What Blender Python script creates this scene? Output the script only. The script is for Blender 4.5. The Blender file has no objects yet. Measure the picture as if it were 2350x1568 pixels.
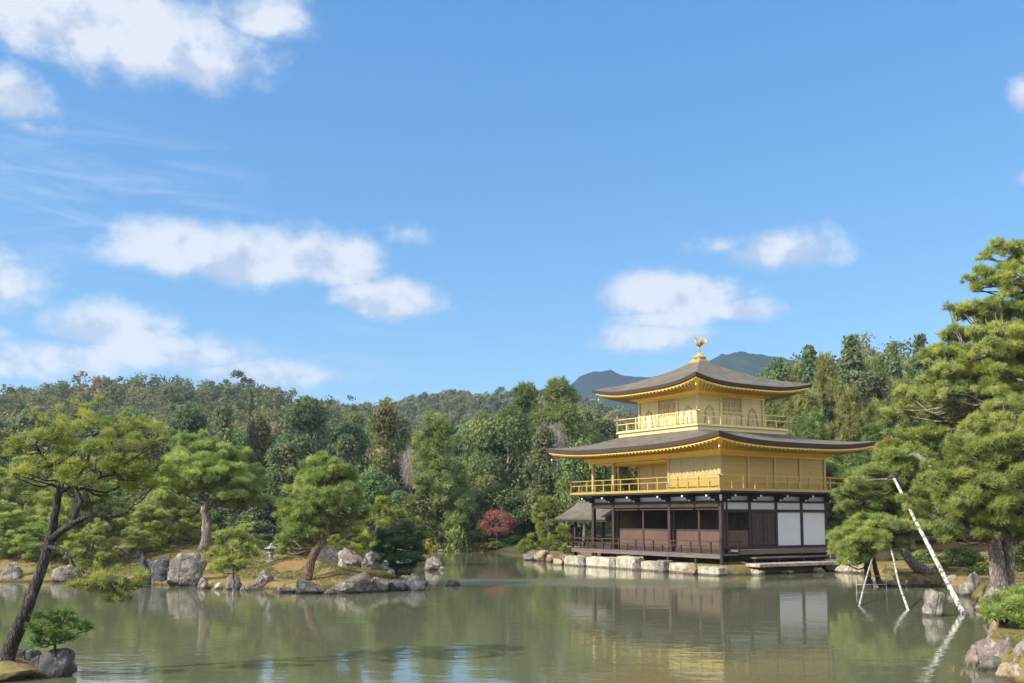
import bpy, bmesh, math, random
import numpy as np
from mathutils import Vector, Matrix, noise as mnoise

# ------------------------------------------------------------------ camera, sun, sky, exposure
SC = bpy.context.scene
COL = SC.collection
F = 995.56                      # focal length in 1024-pixel units (35 mm on 36 mm)
PITCH = math.radians(5.5)
EYE = 3.05                      # metres above the water
SHIFT = 79.97
cam_data = bpy.data.cameras.new("camera")
cam = bpy.data.objects.new("camera", cam_data)
COL.objects.link(cam)
cam.location = (0, 0, EYE)
cam.rotation_euler = (math.pi / 2 + PITCH, 0, 0)
cam_data.lens = 35
cam_data.sensor_width = 36
cam_data.shift_y = SHIFT / 1024
cam_data.clip_start = 0.1
cam_data.clip_end = 12000
SC.camera = cam

SUN_EL = math.radians(31)
SUN_AZ = math.atan2(-0.90, -0.43)      # compass-like: x = sin, y = cos
SUN_TO = Vector((math.sin(SUN_AZ) * math.cos(SUN_EL), math.cos(SUN_AZ) * math.cos(SUN_EL), math.sin(SUN_EL)))
sun_data = bpy.data.lights.new("sun", 'SUN')
sun_data.energy = 5.0
sun_data.angle = math.radians(0.53)
sun_data.color = (1.0, 0.93, 0.82)
sun = bpy.data.objects.new("sun", sun_data)
COL.objects.link(sun)
sun.rotation_euler = SUN_TO.to_track_quat('Z', 'Y').to_euler()

SC.view_settings.view_transform = 'Standard'
SC.view_settings.look = 'None'
SC.view_settings.exposure = 0.8
SC.view_settings.gamma = 1.0
SC.cycles.max_bounces = 8
SC.cycles.diffuse_bounces = 3
SC.cycles.glossy_bounces = 4
SC.cycles.transmission_bounces = 4
SC.cycles.volume_bounces = 0
SC.cycles.use_denoising = True


def ray(dx, dy):
    """direction through a point of the photograph given on its 2350-wide view"""
    a = (dx * 0.43574 - 512) / F
    b = (341.5 + SHIFT - dy * 0.43574) / F
    c, s = math.cos(PITCH), math.sin(PITCH)
    return Vector((a, c - b * s, s + b * c))


def at(dx, dy, depth):
    d = ray(dx, dy)
    return Vector((0, 0, EYE)) + d * (depth / d.y)


def onz(dx, dy, z=0.0):
    d = ray(dx, dy)
    return Vector((0, 0, EYE)) + d * ((z - EYE) / d.z)


PX = 0.43574 / F                # metres per 2350-view pixel per metre of depth


class NT:
    """tiny helper for node trees"""
    def __init__(self, tree):
        self.t = tree
        self.t.nodes.clear()

    def n(self, typ, **kw):
        nd = self.t.nodes.new(typ)
        for k, v in kw.items():
            if k == 'ins':
                for kk, vv in v.items():
                    if isinstance(vv, bpy.types.NodeSocket):
                        self.t.links.new(vv, nd.inputs[kk])
                    else:
                        nd.inputs[kk].default_value = vv
            else:
                setattr(nd, k, v)
        return nd

    def m(self, op, a, b=0.0, c=None, clamp=False):
        nd = self.t.nodes.new('ShaderNodeMath')
        nd.operation = op
        nd.use_clamp = clamp
        for i, v in enumerate((a, b) if c is None else (a, b, c)):
            if isinstance(v, bpy.types.NodeSocket):
                self.t.links.new(v, nd.inputs[i])
            else:
                nd.inputs[i].default_value = v
        return nd.outputs[0]

    def mix(self, fac, a, b, blend='MIX'):
        nd = self.t.nodes.new('ShaderNodeMix')
        nd.data_type = 'RGBA'
        nd.blend_type = blend
        for i, v in ((0, fac), (6, a), (7, b)):
            if isinstance(v, bpy.types.NodeSocket):
                self.t.links.new(v, nd.inputs[i])
            else:
                nd.inputs[i].default_value = v if i == 0 else (*v[:3], 1.0)
        return nd.outputs[2]

    def smooth(self, x, lo, hi):
        nd = self.t.nodes.new('ShaderNodeMapRange')
        nd.interpolation_type = 'SMOOTHSTEP'
        self.t.links.new(x, nd.inputs[0])
        for i, v in ((1, lo), (2, hi), (3, 0.0), (4, 1.0)):
            nd.inputs[i].default_value = v
        return nd.outputs[0]

    def ramp(self, x, stops):
        nd = self.t.nodes.new('ShaderNodeValToRGB')
        self.t.links.new(x, nd.inputs[0])
        e = nd.color_ramp.elements
        while len(e) < len(stops):
            e.new(0.5)
        for i, (p, c) in enumerate(stops):
            e[i].position = p
            e[i].color = (*c[:3], 1)
        return nd.outputs[0]

    def noise(self, vec, scale, detail=4, rough=0.55, dist=0.0):
        nd = self.t.nodes.new('ShaderNodeTexNoise')
        self.t.links.new(vec, nd.inputs['Vector'])
        nd.inputs['Scale'].default_value = scale
        nd.inputs['Detail'].default_value = detail
        nd.inputs['Roughness'].default_value = rough
        nd.inputs['Distortion'].default_value = dist
        return nd.outputs[0]

    def mapping(self, vec, scale=(1, 1, 1), rot=(0, 0, 0), loc=(0, 0, 0)):
        nd = self.t.nodes.new('ShaderNodeMapping')
        self.t.links.new(vec, nd.inputs[0])
        nd.inputs['Location'].default_value = loc
        nd.inputs['Rotation'].default_value = rot
        nd.inputs['Scale'].default_value = scale
        return nd.outputs[0]

    def link(self, a, b):
        self.t.links.new(a, b)


# ---- world: Nishita sky with procedural clouds laid out by direction
world = bpy.data.worlds.new("World")
SC.world = world
world.use_nodes = True
w = NT(world.node_tree)
sky = w.n('ShaderNodeTexSky', sky_type='NISHITA', sun_disc=False, sun_elevation=SUN_EL,
          sun_rotation=SUN_AZ, altitude=100, air_density=1.0, dust_density=0.45, ozone_density=2.0)
co = w.n('ShaderNodeTexCoord')
sep = w.n('ShaderNodeSeparateXYZ')
w.link(co.outputs['Generated'], sep.inputs[0])
X, Y, Z = sep.outputs
az = w.m('ARCTAN2', X, Y)
el = w.m('ARCSINE', Z)
comb = w.n('ShaderNodeCombineXYZ', ins={0: az, 1: el, 2: 0.0})
pv = w.mapping(comb.outputs[0], scale=(1.0, 1.25, 1.0))
n1 = w.noise(pv, 11.0, 7, 0.6, 0.15)
n2 = w.noise(pv, 34.0, 6, 0.62)
pvs = w.mapping(comb.outputs[0], scale=(1.0, 1.25, 1.0), loc=(0.020, -0.020, 0))   # offset towards the sun
n1s = w.noise(pvs, 11.0, 7, 0.6, 0.15)


def blob(dx, dy, rx, ry):
    d = ray(dx, dy).normalized()
    a0, e0 = math.atan2(d.x, d.y), math.asin(d.z)
    u = w.m('DIVIDE', w.m('SUBTRACT', az, a0), rx * PX)
    v0 = w.m('SUBTRACT', el, e0)
    v = w.m('DIVIDE', v0, ry * PX)
    # flatter bases: lower half squeezed
    vl = w.m('MAXIMUM', v, w.m('MULTIPLY', v, -1.35))
    r2 = w.m('ADD', w.m('MULTIPLY', u, u), w.m('MULTIPLY', vl, vl))
    return w.m('SUBTRACT', 1.0, w.m('SQRT', r2)), v


CLOUDS = [  # x, y, rx, ry, weight
    (150, 40, 300, 120, 1.0), (330, 110, 300, 130, 1.0), (440, 150, 170, 80, 1.0), (600, 40, 140, 70, .8),
    (30, 225, 95, 75, .95), (60, 290, 60, 30, .35), (-20, 650, 130, 100, .95), (0, 770, 45, 25, .6),
    (420, 580, 170, 85, 1.1), (590, 600, 220, 95, 1.15), (720, 600, 170, 85, 1.1), (810, 625, 90, 55, .9),
    (890, 690, 150, 62, 1.1), (260, 755, 180, 72, 1.0), (90, 830, 230, 58, .92), (390, 815, 230, 62, .95), (610, 860, 250, 42, .72),
    (1550, 685, 210, 75, 1.1), (1680, 715, 150, 40, .85), (1510, 775, 190, 52, .8), (1530, 738, 150, 45, .75),
    (1780, 580, 180, 65, .85), (1650, 570, 90, 45, .6), (2360, 225, 45, 45, .7), (2370, 410, 45, 25, .5),
    (935, 535, 55, 35, .32), (-700, 300, 500, 160, 1.0), (-600, 700, 400, 120, 1.0), (3200, 250, 450, 150, 1.0), (3000, 650, 300, 90, 1.0),
]
dens = None
vert = None
for (cx, cy, rx, ry, wt) in CLOUDS:
    b, v = blob(cx, cy, rx, ry)
    b = w.m('MULTIPLY', w.m('MAXIMUM', b, -0.9), wt)
    if dens is None:
        dens, vert = b, v
    else:
        g_ = w.m('GREATER_THAN', b, dens)
        vert = w.m('ADD', vert, w.m('MULTIPLY', g_, w.m('SUBTRACT', v, vert)))
        dens = w.m('MAXIMUM', dens, b)
noi = w.m('ADD', w.m('MULTIPLY', w.m('SUBTRACT', n1, 0.5), 1.35), w.m('MULTIPLY', w.m('SUBTRACT', n2, 0.5), 0.60))
field = w.m('ADD', dens, noi)
mask = w.smooth(field, -0.08, 0.60)
mask = w.m('POWER', mask, 1.1)
# thin high wisps, ripples on the left
wv = w.mapping(comb.outputs[0], scale=(4.0, 26.0, 1.0), rot=(0, 0, 0.25))
wn = w.noise(wv, 2.2, 6, 0.6, 0.6)
wreg, _ = blob(260, 480, 420, 240)
wreg2, _ = blob(850, 800, 300, 130)
wreg = w.m('MAXIMUM', wreg, wreg2)
wisp = w.m('MULTIPLY', w.m('MULTIPLY', w.smooth(wreg, 0.0, 0.7), w.smooth(wn, 0.40, 0.75)), 0.30)
# unseen bright clouds added outside the view to raise the fill light
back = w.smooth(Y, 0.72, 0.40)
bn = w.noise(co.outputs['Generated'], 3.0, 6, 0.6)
fill_mask = w.m('MULTIPLY', w.m('MULTIPLY', back, w.smooth(bn, 0.34, 0.52)), 0.95)
mask = w.m('MAXIMUM', mask, fill_mask)
shade = w.m('SUBTRACT', n1, n1s)
shade = w.smooth(w.m('ADD', w.m('MULTIPLY', shade, 2.3), w.m('MULTIPLY', vert, 0.30)), -0.30, 0.14)
ccol = w.mix(shade, (2.9, 3.4, 4.4), (4.5, 4.75, 5.2))
skyc = w.mix(1.0, w.mix(1.0, sky.outputs[0], (0.50, 0.60, 0.50), 'MULTIPLY'), (0.05, 0.70, 2.34), 'ADD')
c1 = w.mix(wisp, skyc, (4.0, 4.5, 5.4))
ccol = w.mix(back, ccol, (10.4, 10.3, 10.2))  # the added off-view clouds are kept extra bright as fill
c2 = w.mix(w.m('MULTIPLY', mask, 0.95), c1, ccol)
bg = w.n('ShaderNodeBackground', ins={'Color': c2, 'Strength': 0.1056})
out = w.n('ShaderNodeOutputWorld')
w.link(bg.outputs[0], out.inputs[0])
world.cycles.sampling_method = 'MANUAL'
world.cycles.sample_map_resolution = 1024

# ------------------------------------------------------------------ helpers
RNG = np.random.default_rng(7)


def empty(name, label=None, cat=None, loc=(0, 0, 0), rotz=0.0, group=None):
    o = bpy.data.objects.new(name, None)
    o.empty_display_size = 0.3
    COL.objects.link(o)
    o.location = loc
    o.rotation_euler = (0, 0, rotz)
    tag(o, label, cat, group)
    return o


def tag(o, label=None, cat=None, group=None, kind=None):
    if label: o['label'] = label
    if cat: o['category'] = cat
    if group: o['group'] = group
    if kind: o['kind'] = kind
    return o


def np_mesh(name, V, faces, mat, parent=None, tint=None, smooth=False):
    """V: N x 3, faces: list of (M x k) int arrays"""
    me = bpy.data.meshes.new(name)
    V = np.asarray(V, dtype=np.float32)
    faces = [np.asarray(f, dtype=np.int32) for f in faces if len(f)]
    nl = sum(f.size for f in faces)
    npoly = sum(len(f) for f in faces)
    me.vertices.add(len(V))
    me.vertices.foreach_set('co', V.ravel())
    me.loops.add(nl)
    me.polygons.add(npoly)
    li = np.concatenate([f.ravel() for f in faces])
    starts, s = [], 0
    for f in faces:
        starts.append(s + np.arange(len(f)) * f.shape[1])
        s += f.size
    me.loops.foreach_set('vertex_index', li)
    me.polygons.foreach_set('loop_start', np.concatenate(starts).astype(np.int32))
    if smooth:
        me.polygons.foreach_set('use_smooth', np.ones(npoly, dtype=bool))
    me.update(calc_edges=True)
    if tint is not None:
        at_ = me.attributes.new('tint', 'FLOAT', 'POINT')
        at_.data.foreach_set('value', np.asarray(tint, dtype=np.float32))
    if mat: me.materials.append(mat)
    o = bpy.data.objects.new(name, me)
    COL.objects.link(o)
    if parent: o.parent = parent
    return o


class MB:
    """collects boxes, tubes and polygons, builds them as ONE mesh object"""
    def __init__(self):
        self.v, self.f = [], []

    def poly(self, pts, faces):
        b = len(self.v)
        self.v += [tuple(p) for p in pts]
        self.f += [tuple(b + i for i in f) for f in faces]
        return self

    def box(self, x0, x1, y0, y1, z0, z1):
        p = [(x, y, z) for z in (z0, z1) for y in (y0, y1) for x in (x0, x1)]
        return self.poly(p, [(0, 2, 3, 1), (4, 5, 7, 6), (0, 1, 5, 4), (2, 6, 7, 3), (0, 4, 6, 2), (1, 3, 7, 5)])

    def bar(self, a, b, wd, ht, up=(0, 0, 1)):
        """box-section bar from a to b"""
        a, b = Vector(a), Vector(b)
        d = (b - a).normalized()
        u = Vector(up)
        s = d.cross(u)
        if s.length < 1e-4: s = Vector((1, 0, 0))
        s.normalize()
        u = s.cross(d).normalized()
        s, u = s * wd / 2, u * ht / 2
        p = [a - s - u, a + s - u, a + s + u, a - s + u, b - s - u, b + s - u, b + s + u, b - s + u]
        return self.poly(p, [(0, 3, 2, 1), (4, 5, 6, 7), (0, 1, 5, 4), (1, 2, 6, 5), (2, 3, 7, 6), (3, 0, 4, 7)])

    def tube(self, pts, radii, seg=8, wob=0.0, rng=None):
        pts = [Vector(p) for p in pts]
        rings = []
        prev = None
        for i, p in enumerate(pts):
            d = (pts[min(i + 1, len(pts) - 1)] - pts[max(i - 1, 0)]).normalized()
            if prev is None:
                s = d.orthogonal().normalized()
            else:
                s = (prev - d * prev.dot(d)).normalized()
            prev = s
            t = d.cross(s)
            ring = []
            for k in range(seg):
                a = 2 * math.pi * k / seg
                r = radii[i] * (1 + (wob * (rng.random() - .5) * 2 if rng is not None else 0))
                ring.append(p + (s * math.cos(a) + t * math.sin(a)) * r)
            rings.append(ring)
        b = len(self.v)
        for r in rings: self.v += [tuple(q) for q in r]
        for i in range(len(rings) - 1):
            for k in range(seg):
                k2 = (k + 1) % seg
                self.f.append((b + i * seg + k, b + i * seg + k2, b + (i + 1) * seg + k2, b + (i + 1) * seg + k))
        self.f.append(tuple(b + k for k in reversed(range(seg))))
        e = b + (len(rings) - 1) * seg
        self.f.append(tuple(e + k for k in range(seg)))
        return self

    def lathe(self, prof, seg=16, c=(0, 0, 0), sq=None):
        b = len(self.v)
        for (r, z) in prof:
            for k in range(seg):
                a = 2 * math.pi * (k + .5) / seg
                self.v.append((c[0] + r * math.cos(a), c[1] + r * math.sin(a), c[2] + z))
        for i in range(len(prof) - 1):
            for k in range(seg):
                k2 = (k + 1) % seg
                self.f.append((b + i * seg + k, b + i * seg + k2, b + (i + 1) * seg + k2, b + (i + 1) * seg + k))
        self.f.append(tuple(b + k for k in reversed(range(seg))))
        e = b + (len(prof) - 1) * seg
        self.f.append(tuple(e + k for k in range(seg)))
        return self

    def build(self, name, mat, parent=None, smooth=False):
        me = bpy.data.meshes.new(name)
        me.from_pydata(self.v, [], self.f)
        me.update()
        if smooth:
            me.polygons.foreach_set('use_smooth', np.ones(len(me.polygons), dtype=bool))
        if mat: me.materials.append(mat)
        o = bpy.data.objects.new(name, me)
        COL.objects.link(o)
        if parent: o.parent = parent
        return o


def soft(o, w_=0.01, seg=2):
    md = o.modifiers.new('edge', 'BEVEL')
    md.width = w_
    md.segments = seg
    md.limit_method = 'ANGLE'
    return o


def copy_tree(o, parent=None):
    c = o.copy()
    COL.objects.link(c)
    if parent: c.parent = parent
    for ch in list(o.children):
        copy_tree(ch, c)
    return c


# ------------------------------------------------------------------ materials
def mat(name):
    m_ = bpy.data.materials.new(name)
    m_.use_nodes = True
    t = NT(m_.node_tree)
    o = t.n('ShaderNodeOutputMaterial')
    return m_, t, o


def principled(t, o, **ins):
    p = t.n('ShaderNodeBsdfPrincipled', ins={k.replace('_', ' '): v for k, v in ins.items()})
    t.link(p.outputs[0], o.inputs[0])
    return p


def bump(t, p, h, strength=0.4, dist=0.02):
    b = t.n('ShaderNodeBump', ins={'Height': h, 'Strength': strength, 'Distance': dist})
    t.link(b.outputs[0], p.inputs['Normal'])


def c4(c): return (*c, 1.0)


def leaf_mat(name, dark, mid, light, transl=0.5, patch=None, patch_amt=0.0, objvar=0.35, rough=0.65):
    m_, t, o = mat(name)
    att = t.n('ShaderNodeAttribute', attribute_name='tint')
    info = t.n('ShaderNodeObjectInfo')
    tc = t.n('ShaderNodeTexCoord')
    col = t.ramp(att.outputs['Fac'], [(0.0, dark), (0.5, mid), (1.0, light)])
    n = t.noise(tc.outputs['Object'], 0.7, 3)
    if patch is not None:
        geo = t.noise(tc.outputs['Object'], 0.9 if patch_amt < .5 else .5, 2)
        f = t.m('MULTIPLY', t.smooth(geo, 0.68 - patch_amt * .3, 0.80 - patch_amt * .3), t.smooth(att.outputs['Fac'], 0.2, 0.8))
        col = t.mix(f, col, patch)
    hsv = t.n('ShaderNodeHueSaturation', ins={'Color': col})
    t.link(t.m('ADD', 0.5, t.m('MULTIPLY', t.m('SUBTRACT', info.outputs['Random'], .5), 0.07 * objvar / .35)), hsv.inputs['Hue'])
    r2 = t.m('FRACT', t.m('MULTIPLY', info.outputs['Random'], 17.3))
    t.link(t.m('ADD', 1.0, t.m('MULTIPLY', t.m('SUBTRACT', r2, .5), objvar * 1.6)), hsv.inputs['Value'])
    t.link(t.m('ADD', 0.95, t.m('MULTIPLY', t.m('SUBTRACT', n, .5), .5)), hsv.inputs['Saturation'])
    p = t.n('ShaderNodeBsdfPrincipled', ins={'Base Color': hsv.outputs[0], 'Roughness': rough, 'Specular IOR Level': 0.25})
    tr = t.n('ShaderNodeBsdfTranslucent', ins={'Color': hsv.outputs[0]})
    mx = t.n('ShaderNodeMixShader', ins={0: transl, 1: p.outputs[0], 2: tr.outputs[0]})
    t.link(mx.outputs[0], o.inputs[0])
    return m_


def bark_mat(name, c1, c2, scale=6.0, stretch=0.35, bmp=0.8):
    m_, t, o = mat(name)
    tc = t.n('ShaderNodeTexCoord')
    v = t.mapping(tc.outputs['Object'], scale=(1, 1, stretch))
    vor = t.n('ShaderNodeTexVoronoi', feature='DISTANCE_TO_EDGE', ins={'Vector': v, 'Scale': scale * 1.6})
    n = t.noise(v, scale, 6, .65, .4)
    big = t.noise(tc.outputs['Object'], 1.3, 3)
    f = t.m('ADD', t.m('MULTIPLY', t.smooth(vor.outputs[0], 0.0, 0.22), .6), t.m('MULTIPLY', n, .6))
    col = t.mix(t.m('MULTIPLY', f, 0.9, clamp=True), c1, c2)
    col = t.mix(t.m('MULTIPLY', t.m('MULTIPLY', t.smooth(big, .45, .6), t.smooth(n, .50, .62)), .8), col, tuple(min(1, q * 2.0 + .05) for q in c2))
    p = principled(t, o, Base_Color=col, Roughness=0.9, Specular_IOR_Level=0.2)
    bump(t, p, f, bmp, 0.03)
    return m_


def wood_mat(name, c1, c2, axis=2, rough=0.6, scale=6):
    m_, t, o = mat(name)
    tc = t.n('ShaderNodeTexCoord')
    sc = [scale * 3, scale * 3, scale * 3]
    sc[axis] = scale * .25
    v = t.mapping(tc.outputs['Object'], scale=tuple(sc))
    n = t.noise(v, 1.0, 6, .6, .5)
    wv = t.noise(tc.outputs['Object'], .8, 3)
    f = t.m('ADD', t.m('MULTIPLY', n, .75), t.m('MULTIPLY', wv, .35), clamp=True)
    col = t.mix(t.smooth(f, .3, .75), c1, c2)
    p = principled(t, o, Base_Color=col, Roughness=rough, Specular_IOR_Level=0.3)
    bump(t, p, n, .25, .01)
    return m_


def gold_mat(name, base, metallic=0.35, rough=0.42, var=0.16, tile=1.6):
    m_, t, o = mat(name)
    tc = t.n('ShaderNodeTexCoord')
    br = t.n('ShaderNodeTexBrick', ins={'Vector': t.mapping(tc.outputs['Object'], scale=(1, 1, 1), rot=(math.pi / 2, 0, 0)),
                                        'Scale': 3.2, 'Mortar Size': .004, 'Color1': (0, 0, 0, 1), 'Color2': (1, 1, 1, 1), 'Mortar': (.4, .4, .4, 1)})
    n = t.noise(tc.outputs['Object'], 2.5, 5, .6)
    f = t.m('ADD', t.m('MULTIPLY', n, .8), t.m('MULTIPLY', t.n('ShaderNodeRGBToBW', ins={0: br.outputs[0]}).outputs[0], .34), clamp=True)
    col = t.mix(f, tuple(q * (1 - var) for q in base), tuple(min(1, q * (1 + var)) for q in base))
    p = principled(t, o, Base_Color=col, Metallic=metallic, Roughness=rough)
    t.link(t.m('ADD', rough - .06, t.m('MULTIPLY', n, .14)), p.inputs['Roughness'])
    bump(t, p, n, .12, .01)
    return m_


def stone_mat(name, c1, c2, lich, moss=0.0, wet=True, litch_amt=.5):
    m_, t, o = mat(name)
    geo = t.n('ShaderNodeNewGeometry')
    info = t.n('ShaderNodeObjectInfo')
    pos = geo.outputs['Position']
    n = t.noise(pos, 2.2, 7, .65, .3)
    n2 = t.noise(pos, 7.0, 6, .75)
    n3 = t.noise(pos, 3.4, 5, .7, .6)
    vor = t.n('ShaderNodeTexVoronoi', feature='DISTANCE_TO_EDGE', ins={'Vector': t.mapping(pos, scale=(1, 1, .45), rot=(.3, .2, 0)), 'Scale': 1.7})
    col = t.mix(t.smooth(n, .3, .7), c1, c2)
    col = t.mix(t.m('MULTIPLY', t.smooth(n3, .55 - .1 * litch_amt, .64), .85), col, lich)
    col = t.mix(t.m('MULTIPLY', t.smooth(n2, .50, .66), .65), col, tuple(q * .45 for q in c1))
    crack = t.smooth(vor.outputs[0], 0.045, 0.0)
    col = t.mix(t.m('MULTIPLY', crack, .25), col, tuple(q * .4 for q in c1))
    sep_ = t.n('ShaderNodeSeparateXYZ', ins={0: geo.outputs['Normal']})
    if moss > 0:
        mk = t.m('MULTIPLY', t.smooth(t.m('ADD', sep_.outputs[2], t.m('MULTIPLY', t.m('SUBTRACT', n, .5), 1.2)), .55, .95), moss)
        col = t.mix(mk, col, (.10, .10, .025))
    if wet:
        sp = t.n('ShaderNodeSeparateXYZ', ins={0: pos})
        wz = t.m('ADD', sp.outputs[2], t.m('MULTIPLY', t.m('SUBTRACT', n2, .5), .12))
        col = t.mix(t.m('MULTIPLY', t.smooth(wz, .13, .05), .75), col, (.025, .025, .02))
    hsv = t.n('ShaderNodeHueSaturation', ins={'Color': col})
    t.link(t.m('ADD', .8, t.m('MULTIPLY', info.outputs['Random'], .45)), hsv.inputs['Value'])
    p = principled(t, o, Base_Color=hsv.outputs[0], Roughness=.88, Specular_IOR_Level=.3)
    h = t.m('ADD', t.m('MULTIPLY', n, .7), t.m('ADD', t.m('MULTIPLY', n2, .35), t.m('MULTIPLY', crack, -.3)))
    bump(t, p, h, 1.0, .11)
    return m_


M = {}
M['leaf_dark'] = leaf_mat('dark evergreen leaves', (0.05, 0.082, 0.034), (0.125, 0.175, 0.065), (0.25, 0.30, 0.11))
M['leaf_olive'] = leaf_mat('olive leaves', (0.075, 0.09, 0.03), (0.20, 0.205, 0.065), (0.36, 0.33, 0.11), patch=(0.304, 0.171, 0.057), patch_amt=.3)
M['leaf_mid'] = leaf_mat('mid green leaves', (0.06, 0.10, 0.032), (0.145, 0.215, 0.065), (0.28, 0.35, 0.11))
M['leaf_cypress'] = leaf_mat('cypress sprays', (0.06, 0.095, 0.042), (0.13, 0.19, 0.075), (0.23, 0.30, 0.12))
M['pine_far'] = leaf_mat('far pine needles', (0.085, 0.125, 0.032), (0.21, 0.265, 0.07), (0.38, 0.42, 0.115), patch=(0.36, 0.25, 0.08), patch_amt=.2)
M['pine_near'] = leaf_mat('pine needles', (0.11, 0.165, 0.036), (0.27, 0.35, 0.078), (0.47, 0.52, 0.13), patch=(0.380, 0.266, 0.067), patch_amt=.15, objvar=.12)
M['pine_lean'] = leaf_mat('yellowing pine needles', (0.09, 0.13, 0.025), (0.23, 0.285, 0.055), (0.43, 0.46, 0.085), patch=(0.50, 0.28, 0.08), patch_amt=.40, objvar=.02)
M['pine_yellow'] = leaf_mat('yellow green pine needles', (0.095, 0.133, 0.019), (0.266, 0.323, 0.042), (0.513, 0.513, 0.076), objvar=.05)
M['pine_deep'] = leaf_mat('deep green pine needles', (0.03, 0.065, 0.028), (0.06, 0.125, 0.048), (0.13, 0.21, 0.075), objvar=.1)
M['maple'] = leaf_mat('red maple leaves', (0.16, 0.055, 0.038), (0.30, 0.10, 0.075), (0.42, 0.20, 0.15), objvar=.05)
M['twigs'] = leaf_mat('bare grey twigs', (0.135, 0.115, 0.108), (0.257, 0.223, 0.209), (0.405, 0.351, 0.338), transl=.05, objvar=.05)
M['shrub'] = leaf_mat('shrub leaves', (0.057, 0.104, 0.023), (0.142, 0.218, 0.042), (0.285, 0.361, 0.076), objvar=.35)
M['shrub_gold'] = leaf_mat('golden shrub leaves', (0.135, 0.115, 0.020), (0.297, 0.243, 0.041), (0.486, 0.405, 0.081), objvar=.2)
M['reed'] = leaf_mat('dry reed blades', (0.216, 0.135, 0.041), (0.378, 0.257, 0.081), (0.540, 0.419, 0.135), objvar=.1)
M['bark'] = bark_mat('grey pine bark', (.050, .038, .032), (.20, .165, .145))
M['bark_dark'] = bark_mat('dark leaning bark', (.010, .009, .009), (.060, .052, .048), 9, .3, 1.0)
M['bark_red'] = bark_mat('reddish pine bark', (.045, .027, .020), (.17, .105, .075))
M['bark_far'] = bark_mat('forest bark', (.06, .05, .042), (.20, .17, .15), 3)
M['roof'] = None
M['rock'] = stone_mat('grey garden rock', (.095, .085, .073), (.215, .192, .167), (.35, .335, .285), moss=.3)
M['rock_dark'] = stone_mat('dark garden rock', (.030, .032, .036), (.085, .085, .088), (.17, .17, .17), moss=.2, litch_amt=.1)
M['rock_tan'] = stone_mat('tan rock', (.17, .125, .075), (.31, .235, .145), (.38, .34, .26))
M['rock_mauve'] = stone_mat('purplish rock', (.12, .092, .085), (.215, .17, .155), (.33, .30, .265))
M['rock_pale'] = stone_mat('pale whitish stone', (.25, .22, .165), (.42, .375, .295), (.50, .46, .38), litch_amt=.3)  # stone whitish by its own colour
M['lantern'] = stone_mat('lantern granite', (.20, .20, .19), (.34, .34, .32), (.40, .40, .37), wet=False)
M['gold'] = gold_mat('gold leaf', (.41, .29, .08))  # plain gilding; its darker base also carries the shade of the east walls
M['gold_pale'] = gold_mat('pale sun-toned gold leaf', (.44, .345, .155))  # paler copy of the gilding, sunlight of the south walls in its base
M['gold_white'] = gold_mat('whitish gold leaf', (.57, .475, .235), .25)
M['gold_bounce'] = gold_mat('gold with painted bounce', (.92, .60, .10))  # base raised to hold the light bounced up under the eaves
M['wood'] = wood_mat('dark brown timber', (.020, .012, .010), (.055, .034, .026))
M['wood_red'] = wood_mat('red brown boards', (.060, .036, .027), (.12, .070, .053))
M['wood_grey'] = wood_mat('weathered veranda timber', (.075, .055, .048), (.16, .125, .108), axis=0)
M['wood_black'] = wood_mat('near black timber', (.014, .010, .012), (.035, .026, .026))
# ------------------------------------------------------------------ pavilion frame (needed by the shoreline too)
CORNER = Vector((11.58, 55.3, 0))
EN = Vector((math.cos(math.radians(57.6)), -math.sin(math.radians(57.6)), 0))    # outward of the east face
NN = Vector((math.sin(math.radians(57.6)), math.cos(math.radians(57.6)), 0))     # north along the east face


def L2W(x, y, z=0):
    return CORNER + EN * x + NN * y + Vector((0, 0, z))


def xy(p): return (p[0], p[1])


# ------------------------------------------------------------------ land: pond outline, island, hills
POND = [(-90, 7), (4, 7.5), (7, 9), (8.6, 14)]
POND += [xy(onz(2330, 1568)), xy(onz(2262, 1530)), xy(onz(2250, 1490)), xy(onz(2268, 1450)), xy(onz(2262, 1415)), xy(onz(2245, 1390)),
         xy(onz(2225, 1366)), xy(onz(2195, 1352)), xy(onz(2150, 1345)), xy(onz(2100, 1343)), xy(onz(2050, 1343)), xy(onz(2015, 1331)),
         xy(onz(1985, 1316)), xy(onz(1930, 1313)), xy(onz(1890, 1310))]
POND += [xy(L2W(2.0, 7.6)), xy(L2W(2.0, -1.7)), xy(L2W(-12.8, -1.7)), xy(L2W(-13.4, 1.5)), xy(L2W(-17.5, 5.0)), xy(L2W(-17, 7))]
POND += [xy(onz(1215, 1284)), xy(onz(1205, 1277)), xy(onz(1190, 1268)), xy(onz(1100, 1264)), xy(onz(1000, 1263)), xy(onz(900, 1262)),
         (-30, 92), (-60, 88), (-100, 85), (-140, 60)]
ISLE = [xy(onz(-500, 1332)), xy(onz(-120, 1333)), xy(onz(60, 1336)), xy(onz(150, 1335)), xy(onz(300, 1340)), xy(onz(430, 1345)), xy(onz(600, 1350)), xy(onz(700, 1360)),
        xy(onz(800, 1360)), xy(onz(900, 1354)), xy(onz(972, 1347)), (-3.9, 44.5), (-4.8, 50), (-8.0, 57), (-15, 64), (-30, 67), (-50, 67), (-70, 60)]


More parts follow.
